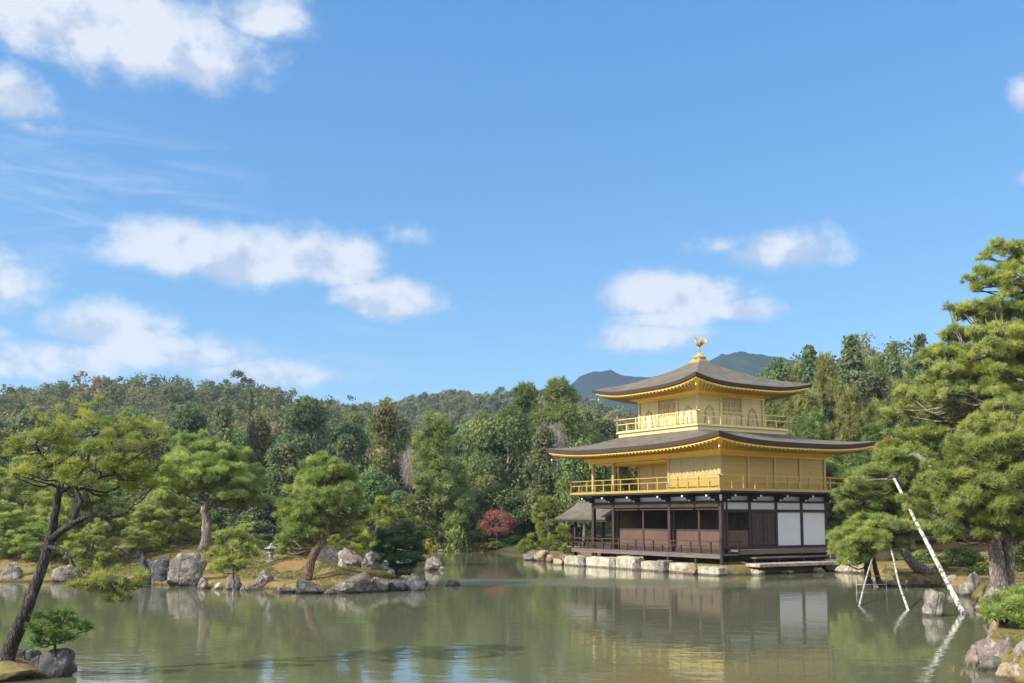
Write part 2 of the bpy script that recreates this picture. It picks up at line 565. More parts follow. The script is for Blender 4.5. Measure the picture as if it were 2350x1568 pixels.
def sdist(px, py, poly):
    """signed distance, positive inside"""
    P = np.array(poly)
    Q = np.roll(P, -1, axis=0)
    d = np.full(px.shape, 1e9)
    ins = np.zeros(px.shape, dtype=bool)
    for (x1, y1), (x2, y2) in zip(P, Q):
        ex, ey = x2 - x1, y2 - y1
        t = np.clip(((px - x1) * ex + (py - y1) * ey) / (ex * ex + ey * ey + 1e-9), 0, 1)
        d = np.minimum(d, np.hypot(px - x1 - t * ex, py - y1 - t * ey))
        c = ((y1 > py) != (y2 > py)) & (px < (x2 - x1) * (py - y1) / (y2 - y1 + 1e-12) + x1)
        ins ^= c
    return np.where(ins, d, -d)


def vnoise(x, y, s, seed=0):
    """smooth value noise, vectorised"""
    x, y = x / s + seed * 13.7, y / s - seed * 7.1
    xi, yi = np.floor(x), np.floor(y)
    fx, fy = x - xi, y - yi
    fx, fy = fx * fx * (3 - 2 * fx), fy * fy * (3 - 2 * fy)
    h = lambda a, b: np.modf(np.abs(np.sin(a * 127.1 + b * 311.7 + seed * 3.3) * 43758.5453))[0]
    return (h(xi, yi) * (1 - fx) + h(xi + 1, yi) * fx) * (1 - fy) + (h(xi, yi + 1) * (1 - fx) + h(xi + 1, yi + 1) * fx) * fy


# ridge lines: bearing (2350-view x) -> elevation above the horizon in 1024-view pixels, tree tops included
RIDGE = [
    (390, 16, [(-3500, 90), (-1500, 110), (-600, 125), (0, 134), (100, 139), (210, 146), (300, 143), (450, 144), (560, 141), (640, 134), (740, 129), (850, 116), (950, 96), (1050, 66), (1200, 50), (1500, 50), (6000, 50)]),
    (640, 15, [(-3000, 60), (600, 60), (760, 95), (880, 112), (950, 119), (1040, 125), (1130, 122), (1200, 127), (1300, 122), (1400, 110), (1600, 90), (6000, 80)]),
    (235, 13, [(-3000, 10), (1000, 20), (1150, 90), (1250, 118), (1330, 112), (1500, 100), (1650, 110), (1750, 128), (1850, 150), (1960, 158), (2060, 156), (2200, 160), (2350, 165), (3000, 170), (6000, 150)]),
]


def sstep(x, a, b):
    t = np.clip((x - a) / (b - a), 0, 1)
    return t * t * (3 - 2 * t)


def height(x, y):
    x, y = np.atleast_1d(np.asarray(x, float)), np.atleast_1d(np.asarray(y, float))
    sp = -sdist(x, y, POND)                       # > 0 on the surrounding land
    z = np.where(sp > 0, np.minimum(sp * 1.2, 0.5) + 0.35 * sstep(sp, 1, 8) + 0.9 * sstep(sp, 8, 40), np.maximum(sp * .8, -1.6))
    z = z + np.where(sp > 1.5, 0.25 * (vnoise(x, y, 5, 1) - .5) + .1 * (vnoise(x, y, 1.3, 2) - .5), 0)
    si = sdist(x, y, ISLE)
    zi = np.minimum(si * .9, .28) + 1.35 * sstep(si, .2, 9) + .12 * (vnoise(x, y, 2.3, 3) - .5) * sstep(si, .3, 2) + .35 * sstep(si, 3, 12) * (vnoise(x, y, 7, 9) - .4)
    z = np.where(si > -1.5, np.maximum(z, zi), z)
    # the platform the pavilion stands on
    lx = (x - CORNER.x) * EN.x + (y - CORNER.y) * EN.y
    ly = (x - CORNER.x) * NN.x + (y - CORNER.y) * NN.y
    plat = (lx > -13.0) & (lx < 2.1) & (ly > -1.9) & (ly < 10)
    z = np.where(plat & (sp > 0), np.minimum(z, .62), z)
    r = np.hypot(x, y)
    bx = np.where(y > 1, 1175 + 2285 * x / np.maximum(y, 1), np.where(x > 0, 6000, -3000))
    bx = np.clip(bx, -3000, 6000)
    hill = np.zeros_like(z)
    for R, th, prof in RIDGE:
        e = np.interp(bx, [p[0] for p in prof], [p[1] for p in prof])
        top = np.maximum(e * R / F * np.minimum(np.sqrt(1 + ((bx - 1175) / 2285) ** 2), 1.25) ** -1 * .98 + EYE - th, 0)
        up = sstep(r, 118, R) ** 1.15
        down = 1 - .5 * sstep(r, R, R * 2.2)
        hill = np.maximum(hill, top * up * down)
    return z + hill + 2.5 * (vnoise(x, y, 33, 4) - .5) * sstep(r, 130, 220)


def hz(x, y): return float(height(x, y)[0])


def build_ground():
    th = np.concatenate([np.radians(np.linspace(-180, -40, 36))[:-1], np.radians(np.linspace(-40, 40, 380)), np.radians(np.linspace(40, 180, 36))[1:]])
    rr = np.concatenate([np.linspace(2, 14, 10), np.linspace(14.4, 75, 160), np.geomspace(75.6, 140, 70), np.geomspace(142, 900, 90), np.geomspace(950, 2200, 14)])
    T, R_ = np.meshgrid(th, rr)
    Xg, Yg = R_ * np.sin(T), R_ * np.cos(T)
    Zg = height(Xg.ravel(), Yg.ravel())
    V = np.column_stack([Xg.ravel(), Yg.ravel(), Zg])
    nr, nt = len(rr), len(th)
    i, j = np.meshgrid(np.arange(nr - 1), np.arange(nt - 1), indexing='ij')
    a = (i * nt + j).ravel()
    Fq = np.column_stack([a, a + nt, a + nt + 1, a + 1])
    m_, t, o = mat('moss, litter and forest floor')
    geo = t.n('ShaderNodeNewGeometry')
    pos = geo.outputs['Position']
    n = t.noise(pos, .75, 7, .65, .4)
    n2 = t.noise(pos, 6, 6, .7)
    n3 = t.noise(pos, .12, 3)
    col = t.ramp(n, [(.36, (.075, .085, .02)), (.48, (.175, .145, .05)), (.62, (.24, .165, .085))])
    col = t.mix(t.m('MULTIPLY', t.smooth(n2, .5, .7), .5), col, (.29, .22, .11))
    col = t.mix(t.m('MULTIPLY', t.smooth(n2, .5, .3), .5), col, (.07, .055, .02))
    n4 = t.noise(pos, .33, 4, .6, .5)
    col = t.mix(t.m('MULTIPLY', t.smooth(n4, .52, .66), .45), col, (.115, .125, .03))
    col = t.mix(t.m('MULTIPLY', t.smooth(n4, .46, .36), .6), col, (.26, .125, .052))
    sp = t.n('ShaderNodeSeparateXYZ', ins={0: pos})
    ln = t.n('ShaderNodeVectorMath', operation='LENGTH', ins={0: pos})
    far = t.smooth(ln.outputs['Value'], 66, 92)
    col = t.mix(far, col, t.mix(n3, (.030, .035, .014), (.055, .052, .024)))
    wetm = t.smooth(t.m('ADD', sp.outputs[2], t.m('MULTIPLY', n2, .2)), .26, .08)
    col = t.mix(wetm, col, (.035, .028, .016))
    p = principled(t, o, Base_Color=col, Roughness=.95, Specular_IOR_Level=.1)
    bump(t, p, t.m('ADD', n2, n), .8, .08)
    g = np_mesh('ground', V, [Fq], m_, smooth=True)
    tag(g, 'mossy, needle-strewn garden ground and wooded slopes round the pond', kind='structure')
    return g


GROUND = build_ground()

# ---- water
m_, t, o = mat('still green pond water')
geo = t.n('ShaderNodeNewGeometry')
pos = geo.outputs['Position']
v1 = t.mapping(pos, scale=(.55, 1.0, 1))
a1 = t.noise(v1, 1.5, 3, .5, .3)
a2 = t.noise(t.mapping(pos, scale=(.6, 1, 1), rot=(0, 0, .4)), 5.0, 3, .5)
big = t.noise(t.mapping(pos, scale=(.035, .16, 1)), 1.0, 3, .5)
sp = t.n('ShaderNodeSeparateXYZ', ins={0: pos})
# a breeze-ruffled lane across the pond in front of the pavilion
lane = t.m('ABSOLUTE', t.m('SUBTRACT', t.m('ADD', sp.outputs[1], t.m('MULTIPLY', t.m('SUBTRACT', t.noise(t.mapping(pos, scale=(.25, .25, 1)), 1.0, 3), .5), 2.5)), 47.6))
lane = t.m('MULTIPLY', t.smooth(lane, 5.0, .5), t.m('MULTIPLY', t.smooth(sp.outputs[0], -4.5, -1.5), t.smooth(sp.outputs[0], 14, 7)))
amp = t.m('ADD', t.m('MULTIPLY', t.smooth(big, .35, .75), .8), .45)
hgt = t.m('MULTIPLY', t.m('ADD', a1, t.m('MULTIPLY', a2, .30)), amp)
mur = t.noise(pos, .15, 3)
wcol = t.mix(mur, (.086, .096, .056), (.106, .114, .07))
p = principled(t, o, Base_Color=wcol, Roughness=.02, IOR=1.38, Specular_IOR_Level=.5)
t.link(t.m('ADD', .035, t.m('MULTIPLY', lane, .22)), p.inputs['Roughness'])
b = t.n('ShaderNodeBump', ins={'Height': hgt, 'Strength': 1.0, 'Distance': 0.0085})
t.link(b.outputs[0], p.inputs['Normal'])
wt = MB().poly([(-160, 4, 0), (40, 4, 0), (40, 100, 0), (-160, 100, 0)], [(0, 1, 2, 3)]).build('pond_water', m_)
tag(wt, 'still grey-green pond water mirroring the trees and the golden building', kind='structure')

# ---- far blue mountains
def mountain(label, prof, R, depth, seed, colr):
    xs = np.linspace(prof[0][0], prof[-1][0], 160)
    e = np.interp(xs, [p[0] for p in prof], [p[1] for p in prof])
    e = e + 2.0 * (vnoise(xs, xs * 0 + 3, 22, seed) - .5) + 1.2 * (vnoise(xs, xs * 0, 9, seed + 1) - .5)
    rows = []
    for k, (dr, fz) in enumerate([(-1.0, 0.0), (-.75, .3), (-.5, .58), (-.25, .83), (0, 1.0), (.3, .8), (.8, .3), (1.2, 0)]):
        rad = R + dr * depth
        u = (xs - 1175) / 2285
        yy = rad + 0 * u
        xx = u * R
        zz = (e / F * R + EYE) * fz - 4
        zz = zz + (8 * (vnoise(xx, yy, 60, seed) - .5) + 5 * (vnoise(xx, yy, 22, seed + 5) - .5)) * (0 if fz in (0, 1.0) else 1)
        rows.append(np.column_stack([xx, yy, zz]))
    V = np.concatenate(rows)
    n = len(xs)
    i, j = np.meshgrid(np.arange(len(rows) - 1), np.arange(n - 1), indexing='ij')
    a = (i * n + j).ravel()
    Fq = np.column_stack([a, a + 1, a + n + 1, a + n])
    m_, t, o = mat('distant wooded mountainside')
    geo = t.n('ShaderNodeNewGeometry')
    nn = t.noise(geo.outputs['Position'], .06, 6, .7)
    n2 = t.noise(geo.outputs['Position'], .012, 3, .6)
    col = t.mix(t.smooth(nn, .35, .65), tuple(q * .55 for q in colr), colr)
    col = t.mix(t.m('MULTIPLY', t.smooth(n2, .45, .65), .5), col, tuple(q * 1.5 for q in colr))
    p = principled(t, o, Base_Color=col, Roughness=1, Specular_IOR_Level=0)
    bump(t, p, nn, 1.0, 9.0)
    g = np_mesh('mountain', V, [Fq], m_, smooth=True)
    tag(g, label, kind='structure')
    return g


mountain('dark blue rounded mountain on the skyline beside the upper roof', [(1150, 96), (1230, 108), (1290, 127), (1330, 143), (1365, 149), (1400, 150.5), (1430, 146), (1480, 143), (1560, 146), (1640, 130), (1760, 96)], 1500, 260, 3, (.010, .020, .017))
mountain('blue green mountain on the skyline behind the roof ornament', [(1480, 96), (1560, 130), (1620, 158), (1660, 167), (1705, 170.5), (1745, 167.5), (1800, 164.5), (1835, 160), (1900, 146), (2020, 110), (2120, 80)], 1150, 220, 8, (.026, .044, .027))
mountain('small pale blue hilltop far behind the wooded saddle', [(940, 106), (985, 121), (1020, 126.5), (1045, 127.5), (1075, 125), (1110, 119), (1180, 100)], 1700, 260, 12, (.05, .07, .05))
# ------------------------------------------------------------------ the golden pavilion (one thing, many parts)
m_, t, o = mat('weathered cypress bark shingles')
tc = t.n('ShaderNodeTexCoord')
n = t.noise(tc.outputs['Object'], 1.1, 6, .65, .4)
n2 = t.noise(t.mapping(tc.outputs['Object'], scale=(6, 6, 30)), 1.0, 5, .7)
sp = t.n('ShaderNodeSeparateXYZ', ins={0: tc.outputs['Object']})
lay = t.m('FRACT', t.m('ADD', t.m('MULTIPLY', sp.outputs[2], 9.0), t.m('MULTIPLY', n, 1.2)))
col = t.mix(t.smooth(n, .3, .7), (.064, .053, .040), (.128, .110, .086))
col = t.mix(t.m('MULTIPLY', t.smooth(n2, .42, .7), .55), col, (.215, .195, .165))
col = t.mix(t.m('MULTIPLY', t.smooth(lay, .22, .0), .5), col, (.05, .036, .032))
p = principled(t, o, Base_Color=col, Roughness=.8, Specular_IOR_Level=.35)
bump(t, p, t.m('ADD', n2, t.m('MULTIPLY', lay, .6)), .7, .04)
M['roof'] = m_
m_, t, o = mat('dark cut bark eave edge')
tc = t.n('ShaderNodeTexCoord')
n = t.noise(t.mapping(tc.outputs['Object'], scale=(2, 2, 25)), 1.0, 5, .7)
principled(t, o, Base_Color=t.mix(n, (.020, .012, .011), (.075, .042, .034)), Roughness=.85)
M['rim'] = m_
m_, t, o = mat('shade-tinted lime plaster')
tc = t.n('ShaderNodeTexCoord')
n = t.noise(tc.outputs['Object'], 1.5, 5, .6)
p = principled(t, o, Base_Color=t.mix(n, (.50, .53, .57), (.60, .63, .67)), Roughness=.9)  # white plaster given a bluish grey base for its skylit shade
bump(t, p, n, .1, .01)
M['plaster'] = m_
m_, t, o = mat('dim room interior')
tc = t.n('ShaderNodeTexCoord')
n = t.noise(tc.outputs['Object'], 1.0, 4)
principled(t, o, Base_Color=t.mix(n, (.05, .032, .018), (.20, .13, .055)), Roughness=.8)
M['interior'] = m_
m_, t, o = mat('paper of the arched windows')
principled(t, o, Base_Color=(.60, .55, .40, 1), Roughness=.8)
M['paper'] = m_

PAV = empty('golden_pavilion', 'three storey pavilion with gold leaf upper floors on the pond shore', 'pavilion',
            L2W(0, 0, 0), -math.radians(57.6))
B = 2.12
W_, D_ = 5.5 * B, 4 * B


def part(mb, name, material, parent=None, smooth=False, label=None):
    o_ = mb.build(name, material, parent or PAV, smooth)
    if label: o_['label'] = label
    return o_


def hip_roof(x0, x1, y0, y1, ze, top, zt, lift, thick, out_c, so):
    """eave rectangle at top-of-rim height ze, rising to rectangle/point `top` at zt; returns roof part"""
    cs = [(x0, y0), (x1, y0), (x1, y1), (x0, y1)]
    cx, cy = (x0 + x1) / 2, (y0 + y1) / 2
    tx0, tx1, ty0, ty1 = top
    ts = [(tx0, ty0), (tx1, ty0), (tx1, ty1), (tx0, ty1)]
    NS, NTt = 28, 12
    V, Fq = [], []

    def edge(side, s):
        A, Bc = cs[side], cs[(side + 1) % 4]
        q = abs(2 * s - 1)
        ex, ey = A[0] + (Bc[0] - A[0]) * s, A[1] + (Bc[1] - A[1]) * s
        k = out_c * q ** 5
        dx, dy = ex - cx, ey - cy
        l = math.hypot(dx, dy)
        return ex + dx / l * k, ey + dy / l * k, lift * q ** 3.2

    def pt(side, s, u):
        ex, ey, lf = edge(side, s)
        A, Bc = ts[side], ts[(side + 1) % 4]
        gx, gy = A[0] + (Bc[0] - A[0]) * s, A[1] + (Bc[1] - A[1]) * s
        g = .62 * u + .38 * u * u
        return (ex + (gx - ex) * u, ey + (gy - ey) * u, ze + (zt - ze) * g + lf * (1 - u) ** 2.2)
    mb, rim, sof, raf = MB(), MB(), MB(), MB()
    for side in range(4):
        P = [pt(side, i / NS, j / NTt) for j in range(NTt + 1) for i in range(NS + 1)]
        fs = [(j * (NS + 1) + i, j * (NS + 1) + i + 1, (j + 1) * (NS + 1) + i + 1, (j + 1) * (NS + 1) + i) for j in range(NTt) for i in range(NS)]
        mb.poly(P, fs)
        R1, R2, R3, S1, S2, S3, S4 = [], [], [], [], [], [], []
        for i in range(NS + 1):
            s = i / NS
            ex, ey, lf = edge(side, s)
            dx, dy = ex - cx, ey - cy
            def ins(d):
                # move inwards along both axes towards the wall rectangle
                fx = 1 - d / abs(x1 - cx)
                fy = 1 - d / abs(y1 - cy)
                return cx + dx * fx, cy + dy * fy
            R1.append((ex, ey, ze + lf + .004))
            a = ins(.05)
            R2.append((a[0], a[1], ze + lf - thick))
            a = ins(.38)
            R3.append((a[0], a[1], ze + lf - thick + .03))
            a = ins(.16)
            S1.append((a[0], a[1], ze + lf * .97 - thick - .012))
            S2.append((a[0], a[1], ze + lf * .97 - thick - .10))
            d = so[0]
            a = ins(d - .45)
            S3.append((a[0], a[1], ze + lf * .1 - thick - .12))
            a = ins(d)
            S4.append((a[0], a[1], so[1]))
        for mbx, rows in ((rim, (R1, R2, R3)), (sof, (S1, S2, S3, S4))):
            PP = [q for r in rows for q in r]
            mbx.poly(PP, [(j * (NS + 1) + i + 1, j * (NS + 1) + i, (j + 1) * (NS + 1) + i, (j + 1) * (NS + 1) + i + 1) for j in range(len(rows) - 1) for i in range(NS)])
        nr_ = int(math.hypot(cs[(side + 1) % 4][0] - cs[side][0], cs[(side + 1) % 4][1] - cs[side][1]) / .32)
        for q in range(1, nr_):
            s = q / nr_
            i = s * NS
            i0 = min(int(i), NS - 1)
            f_ = i - i0
            a = Vector(S2[i0]).lerp(Vector(S2[i0 + 1]), f_)
            b_ = Vector(S3[i0]).lerp(Vector(S3[i0 + 1]), f_)
            raf.bar(a + Vector((0, 0, -.035)), b_ + Vector((0, 0, -.035)), .09, .08)
    r = part(mb, 'roof', M['roof'], smooth=True)
    part(rim, 'eave_rim', M['rim'], r)
    part(sof, 'soffit', M['gold_bounce'], r)
    part(raf, 'rafters', M['gold'], r)
    return r


def column(x, y, z0, z1, wd, material):
    return soft(part(MB().box(x - wd / 2, x + wd / 2, y - wd / 2, y + wd / 2, z0, z1), 'column', material), .012, 1)


def railing(p0, p1, z0, z1, material, gap, wd=.07, tall_ends=0.0, rails=(1.0, .62, .06)):
    """one side of a balcony: rails + posts as sub-parts"""
    a, b_ = Vector((*p0, 0)), Vector((*p1, 0))
    mb = MB()
    h = z1 - z0
    ext = (b_ - a).normalized() * .22
    for q, f_ in enumerate(rails):
        e = ext if q == 0 else ext * .0
        mb.bar(a - e + Vector((0, 0, z0 + h * f_ - wd * .4)), b_ + e + Vector((0, 0, z0 + h * f_ - wd * .4)), wd if q == 0 else wd * .8, wd * .8)
    r = part(mb, 'railing', material)
    n_ = max(1, round((b_ - a).length / gap))
    for i in range(n_ + 1):
        q = a.lerp(b_, i / n_)
        full = (i % 2 == 0)
        zt = z1 - wd if full else z0 + h * .60
        if i in (0, n_): zt = z1 + tall_ends
        w2 = wd * (.62 if i not in (0, n_) else .8)
        part(MB().box(q.x - w2, q.x + w2, q.y - w2, q.y + w2, z0, zt), 'post', material, r)
    return r


# --- ground floor: veranda, columns, shutters, plaster
vf = MB()
vf.box(-W_ - 1.05, 1.02, -1.05, 0.2, .985, 1.06)
vf.box(-W_ - 1.05, -W_ + .2, .2, D_ + .8, .985, 1.06)
part(vf, 'veranda_floor', M['wood_grey'])
vb = MB()
vb.bar((-W_ - 1.0, -1.0, .90), (1.0, -1.0, .90), .14, .15)
vb.bar((-W_ - 1.0, -.93, .90), (-W_ - 1.0, D_ + .7, .90), .14, .15)
part(vb, 'veranda_beam', M['wood_grey'])
part(MB().box(-W_ + .25, -.05, .22, D_ - .05, .90, 1.30), 'room_floor', M['wood'])
for x in [-W_ - .95 + i * 2.3 for i in range(6)] + [.9]:
    part(MB().box(x - .07, x + .07, -.97, -.83, .35, .84), 'veranda_post', M['wood'])
for y in (1.5, 4, 6.5):
    part(MB().box(-W_ - .97, -W_ - .83, y - .07, y + .07, .35, .84), 'veranda_post', M['wood'])
SX = [0, -2 * B, -4.5 * B, -5.5 * B]
for x in SX:
    column(x, 0, 1.06, 4.36, .22, M['wood'])
for y in (B, 2 * B, 3 * B, 4 * B):
    column(0, y, .7, 4.36, .20, M['wood_black'])
for y in (2 * B, 4 * B):
    column(-5.5 * B, y, 1.06, 4.36, .2, M['wood'])
for x in (-2 * B, -4.5 * B):
    column(x, 4 * B, .7, 4.36, .2, M['wood'])
# beams
bm = MB()
bm.box(-W_ - .12, -.115, -.10, .12, 3.62, 4.0)
part(bm, 'lintel_beam', M['wood'])
part(MB().box(-W_ - .10, .10, -.075, .075, 4.24, 4.41), 'head_beam', M['wood_black'])
be = MB()
be.box(-.09, .115, .115, D_ + .1, 3.88, 4.0)
be.box(-.09, .115, .115, D_ + .1, 3.34, 3.50)
be.box(-.09, .118, .115, D_ + .1, 1.30, 1.44)
be.box(-.07, .09, .115, D_ + .1, 4.24, 4.41)
part(be, 'east_beam', M['wood_black'])
part(MB().box(-W_ - .11, -W_ + .1, .12, D_, 3.62, 4.0), 'west_beam', M['wood'])
# plaster panels
for i in range(4):
    y0, y1 = i * B + .1, (i + 1) * B - .1
    part(MB().box(-.05, .03, y0, y1, 4.0, 4.24), 'plaster_panel', M['plaster'])
    part(MB().box(-.05, .04, y0, y1, 3.50, 3.88), 'plaster_panel', M['plaster'])
for i in (2, 3):
    part(MB().box(-.05, .04, i * B + .1, (i + 1) * B - .1, 1.44, 3.34), 'plaster_panel', M['plaster'])
SP = [0, -B, -2 * B, -3.33 * B, -4.5 * B, -5.5 * B]
for a, b_ in zip(SP[:-1], SP[1:]):
    part(MB().box(b_ + .11, a - .11, -.03, .03, 4.0, 4.24), 'plaster_panel', M['plaster'])
# brackets under the gilded balcony, one per post line
def bracket(x, y, nx, ny):
    mb = MB()
    for k, (l_, z) in enumerate(((.45, 4.02), (.78, 4.13), (1.0, 4.24))):
        a = Vector((x, y, z)); b2 = a + Vector((nx, ny, 0)) * l_
        mb.bar(a, b2, .13, .10)
        sx, sy = -ny, nx
        c_ = b2 - Vector((nx, ny, 0)) * .10
        mb.bar(c_ + Vector((sx, sy, 0)) * (.30 - .05 * k) + Vector((0, 0, .085)), c_ - Vector((sx, sy, 0)) * (.30 - .05 * k) + Vector((0, 0, .085)), .11, .075)
    br_ = part(mb, 'bracket', M['wood_black'])
    tip = Vector((x, y, 4.02)) + Vector((nx, ny, 0)) * .46
    sx, sy = -ny, nx
    for k, (l_, z) in enumerate(((.455, 4.02), (.785, 4.13), (1.005, 4.24))):
        c_ = Vector((x, y, z)) + Vector((nx, ny, 0)) * l_
        part(MB().bar(c_, c_ + Vector((nx, ny, 0)) * .012, .125, .095), 'white_tip', M['plaster'], br_)


for x in (-B, -2 * B, -3.33 * B, -4.5 * B, -5.5 * B):
    bracket(x, 0.05, 0, -1)
for y in (B, 2 * B, 3 * B, 4 * B):
    bracket(-.05, y, 1, 0)
for nx, ny in ((.72, -.72),):
    bracket(0, 0, nx, ny)
bracket(-.05, .15, 1, 0)
bracket(-.15, .05, 0, -1)
# lower shutters and raised upper shutters on the south, one pair per bay
for a, b_ in zip(SP[:-2], SP[1:-1]):
    part(MB().box(b_ + .07, a - .07, .33, .38, 1.30, 2.28), 'shutter_panel', M['wood_red'])
    hs = part(MB().box(b_ + .10, a - .10, -.05, .33, 3.49, 3.53), 'raised_shutter', M['wood_red'])
    fr = MB()
    fr.box(b_ + .06, a - .06, .30, .40, 2.28, 2.36)
    part(fr, 'shutter_rail', M['wood'])
for x in SP[:-1]:
    part(MB().box(x - .07, x + .07, .29, .42, 1.06, 4.0), 'shutter_post', M['wood'])
# east bay 1: low shutter; bay 2: double door
part(MB().box(-.05, .03, .115, B - .1, 1.44, 2.32), 'shutter_panel', M['wood_red'])
dr = MB()
dr.box(-.05, .03, B + .10, 2 * B - .10, 1.44, 3.34)
door = part(dr, 'door', M['wood_black'])
for s in (0, 1):
    y0 = B + .16 + s * (B / 2 - .14)
    y1 = y0 + B / 2 - .18
    lf = part(MB().box(.03, .065, y0, y1, 1.47, 3.30), 'door_leaf', M['wood'], door)
    hg = MB()
    for z in (1.56, 3.12):
        hg.box(.065, .075, y0 + .03, y0 + .20, z, z + .07)
        hg.box(.065, .075, y1 - .20, y1 - .03, z, z + .07)
    hg.box(.065, .073, (y0 + y1) / 2 - .02, (y0 + y1) / 2 + .02, 1.5, 3.27)
    part(hg, 'hinge_strap', M['wood_red'], door)
# interior seen through the openings
inn = MB()
inn.box(-4.5 * B + .1, -.4, 4.4, 4.5, 1.3, 3.6)
inn.box(-4.5 * B - .04, -4.5 * B + .04, .4, D_ - .2, 1.3, 3.6)
part(inn, 'inner_partition', M['interior'])
part(MB().box(-W_ + .1, -.1, .42, D_ - .1, 3.60, 3.64), 'room_ceiling', M['interior'])
part(MB().box(-W_ + .1, -.1, D_ - .06, D_ + .04, 1.3, 4.0), 'north_wall', M['wood'])
for x in (-3.6, -2.2, -8.3):
    part(MB().box(x - .55, x + .55, 4.30, 4.39, 1.5, 3.2), 'sliding_screen', M['interior'])
# veranda railing (south and west), stub round the corner
railing((-W_ - .97, -.97), (-W_ - .97, D_ * .6), 1.06, 1.76, M['wood'], .85, .06)
railing((-W_ - .97, -.97), (.93, -.97), 1.06, 1.76, M['wood'], .80, .06)
railing((.93, -.97), (.93, .35), 1.06, 1.76, M['wood'], .66, .06)
# the tall corner post with a white capped foot
part(MB().box(.98, 1.12, -1.12, -.98, .45, 1.95), 'corner_post', M['wood_black'])
# east steps
es = MB()
es.box(.12, .85, .4, D_ + .4, 1.16, 1.28)
es.box(.85, .95, .4, D_ + .4, 1.02, 1.27)
part(es, 'east_veranda', M['wood_grey'])
es2 = MB()
es2.box(.95, 1.45, 1.1, D_ - .3, .80, .88)
for y in (1.3, 3.2, 5.2, 7.2):
    es2.box(1.05, 1.15, y, y + .1, .55, .80)
part(es2, 'east_step', M['wood_grey'])
part(MB().box(-.02, .10, .4, D_ + .1, .60, 1.16), 'east_skirt', M['wood_black'])
part(MB().box(-W_ + .3, -.1, .3, D_ - .1, .55, .95), 'floor_skirt', M['wood_black'])

# --- first gilded floor
part(MB().box(-W_ - 1.08, 1.08, -1.08, D_ + 1.08, 4.41, 4.50), 'balcony_deck', M['wood'])
part(MB().box(-W_ - 1.12, 1.12, -1.12, D_ + 1.12, 4.503, 4.60), 'balcony_floor', M['gold'])
for p0, p1 in (((-W_ - 1.03, -1.03), (1.03, -1.03)), ((1.03, -1.03), (1.03, D_ + 1.03)), ((-W_ - 1.03, -1.03), (-W_ - 1.03, D_ + 1.03)), ((-W_ - 1.03, D_ + 1.03), (1.03, D_ + 1.03))):
    railing(p0, p1, 4.60, 5.38, M['gold'], .86, .06)
for x in SX:
    column(x, 0, 4.60, 6.56, .20, M['gold_pale'])
for y in (B, 2 * B, 3 * B, 4 * B):
    column(0, y, 4.60, 6.56, .18, M['gold_pale'])
    column(-W_, y, 4.60, 6.56, .18, M['gold'])
column(-4.5 * B, 4 * B, 4.6, 6.56, .18, M['gold'])
column(-4.5 * B, B, 4.6, 6.56, .18, M['gold'])
# closed south bays with wainscot and panel joints
ws = MB()
ws.box(-2 * B + .1, -.1, -.05, .02, 5.30, 6.5)
part(ws, 'wall', M['gold_pale'])  # sunlit tone put into the colour of this south wall
lw = MB()
lw.box(-2 * B + .1, -.1, -.06, .02, 4.60, 5.295)
part(lw, 'wall_panel', M['gold'])
jt = MB()
for x in (-.55 * B, -B, -1.5 * B):
    jt.box(x - .02, x + .02, -.065, -.05, 5.3, 6.5)
jt.box(-2 * B + .1, -.1, -.085, -.05, 5.27, 5.33)
part(jt, 'wall_batten', M['gold_pale'])
for i in range(4):
    part(MB().box(-.06, .02, i * B + .09, (i + 1) * B - .09, 4.60, 6.5), 'wall', M['gold'])  # same gilding in a darker base, east-side shade in the colour
# recessed middle bays, west wall of the room, back wall
part(MB().box(-4.5 * B + .09, -2 * B, B - .05, B + .04, 4.6, 6.5), 'wall', M['gold_pale'])
part(MB().box(-2 * B - .05, -2 * B + .05, .02, B, 4.6, 6.5), 'wall', M['gold'])
part(MB().box(-4.5 * B - .05, -4.5 * B + .05, B + .05, 4 * B, 4.6, 6.5), 'wall', M['gold'])
part(MB().box(-4.5 * B + .05, -.09, 4 * B - .06, 4 * B + .02, 4.6, 6.5), 'wall', M['gold'])
dj = MB()
for x in (-2.6 * B, -3.2 * B, -3.85 * B):
    dj.box(x - .025, x + .025, B - .08, B - .05, 4.65, 6.4)
part(dj, 'wall_batten', M['gold'])
part(MB().box(-W_ + .1, -.1, .10, D_ - .1, 6.42, 6.47), 'veranda_ceiling', M['gold_bounce'])
tb = MB()
tb.box(-W_ - .12, .12, -.12, .10, 6.5, 6.72)
tb.box(-.10, .12, .10, D_ + .12, 6.5, 6.72)
tb.box(-W_ - .12, -W_ + .1, .10, D_ + .12, 6.5, 6.72)
tb.box(-W_ + .1, -.10, D_ - .1, D_ + .12, 6.5, 6.72)
part(tb, 'wall_plate', M['gold_bounce'])
# lower great roof, up to the skirt of the top balcony
TX0, TX1, TY0, TY1 = -8.65, -3.25, 1.45, 6.85
O3 = 1.0
hip_roof(-W_ - 2.2, 2.2, -2.2, D_ + 2.2, 7.20, (TX0 - O3 + .1, TX1 + O3 - .1, TY0 - O3 + .1, TY1 + O3 - .1), 8.16, .40, .25, .10, (2.10, 6.56))
# corner rafter ends with little bells
for (x, y) in ((1.95, -1.95), (-W_ - 1.95, -1.95), (1.95, D_ + 1.95)):
    part(MB().lathe([(.02, .10), (.05, .08), (.065, .0), (.08, -.06)], 8, (x, y, 6.80)), 'wind_bell', M['gold_pale'], smooth=True)

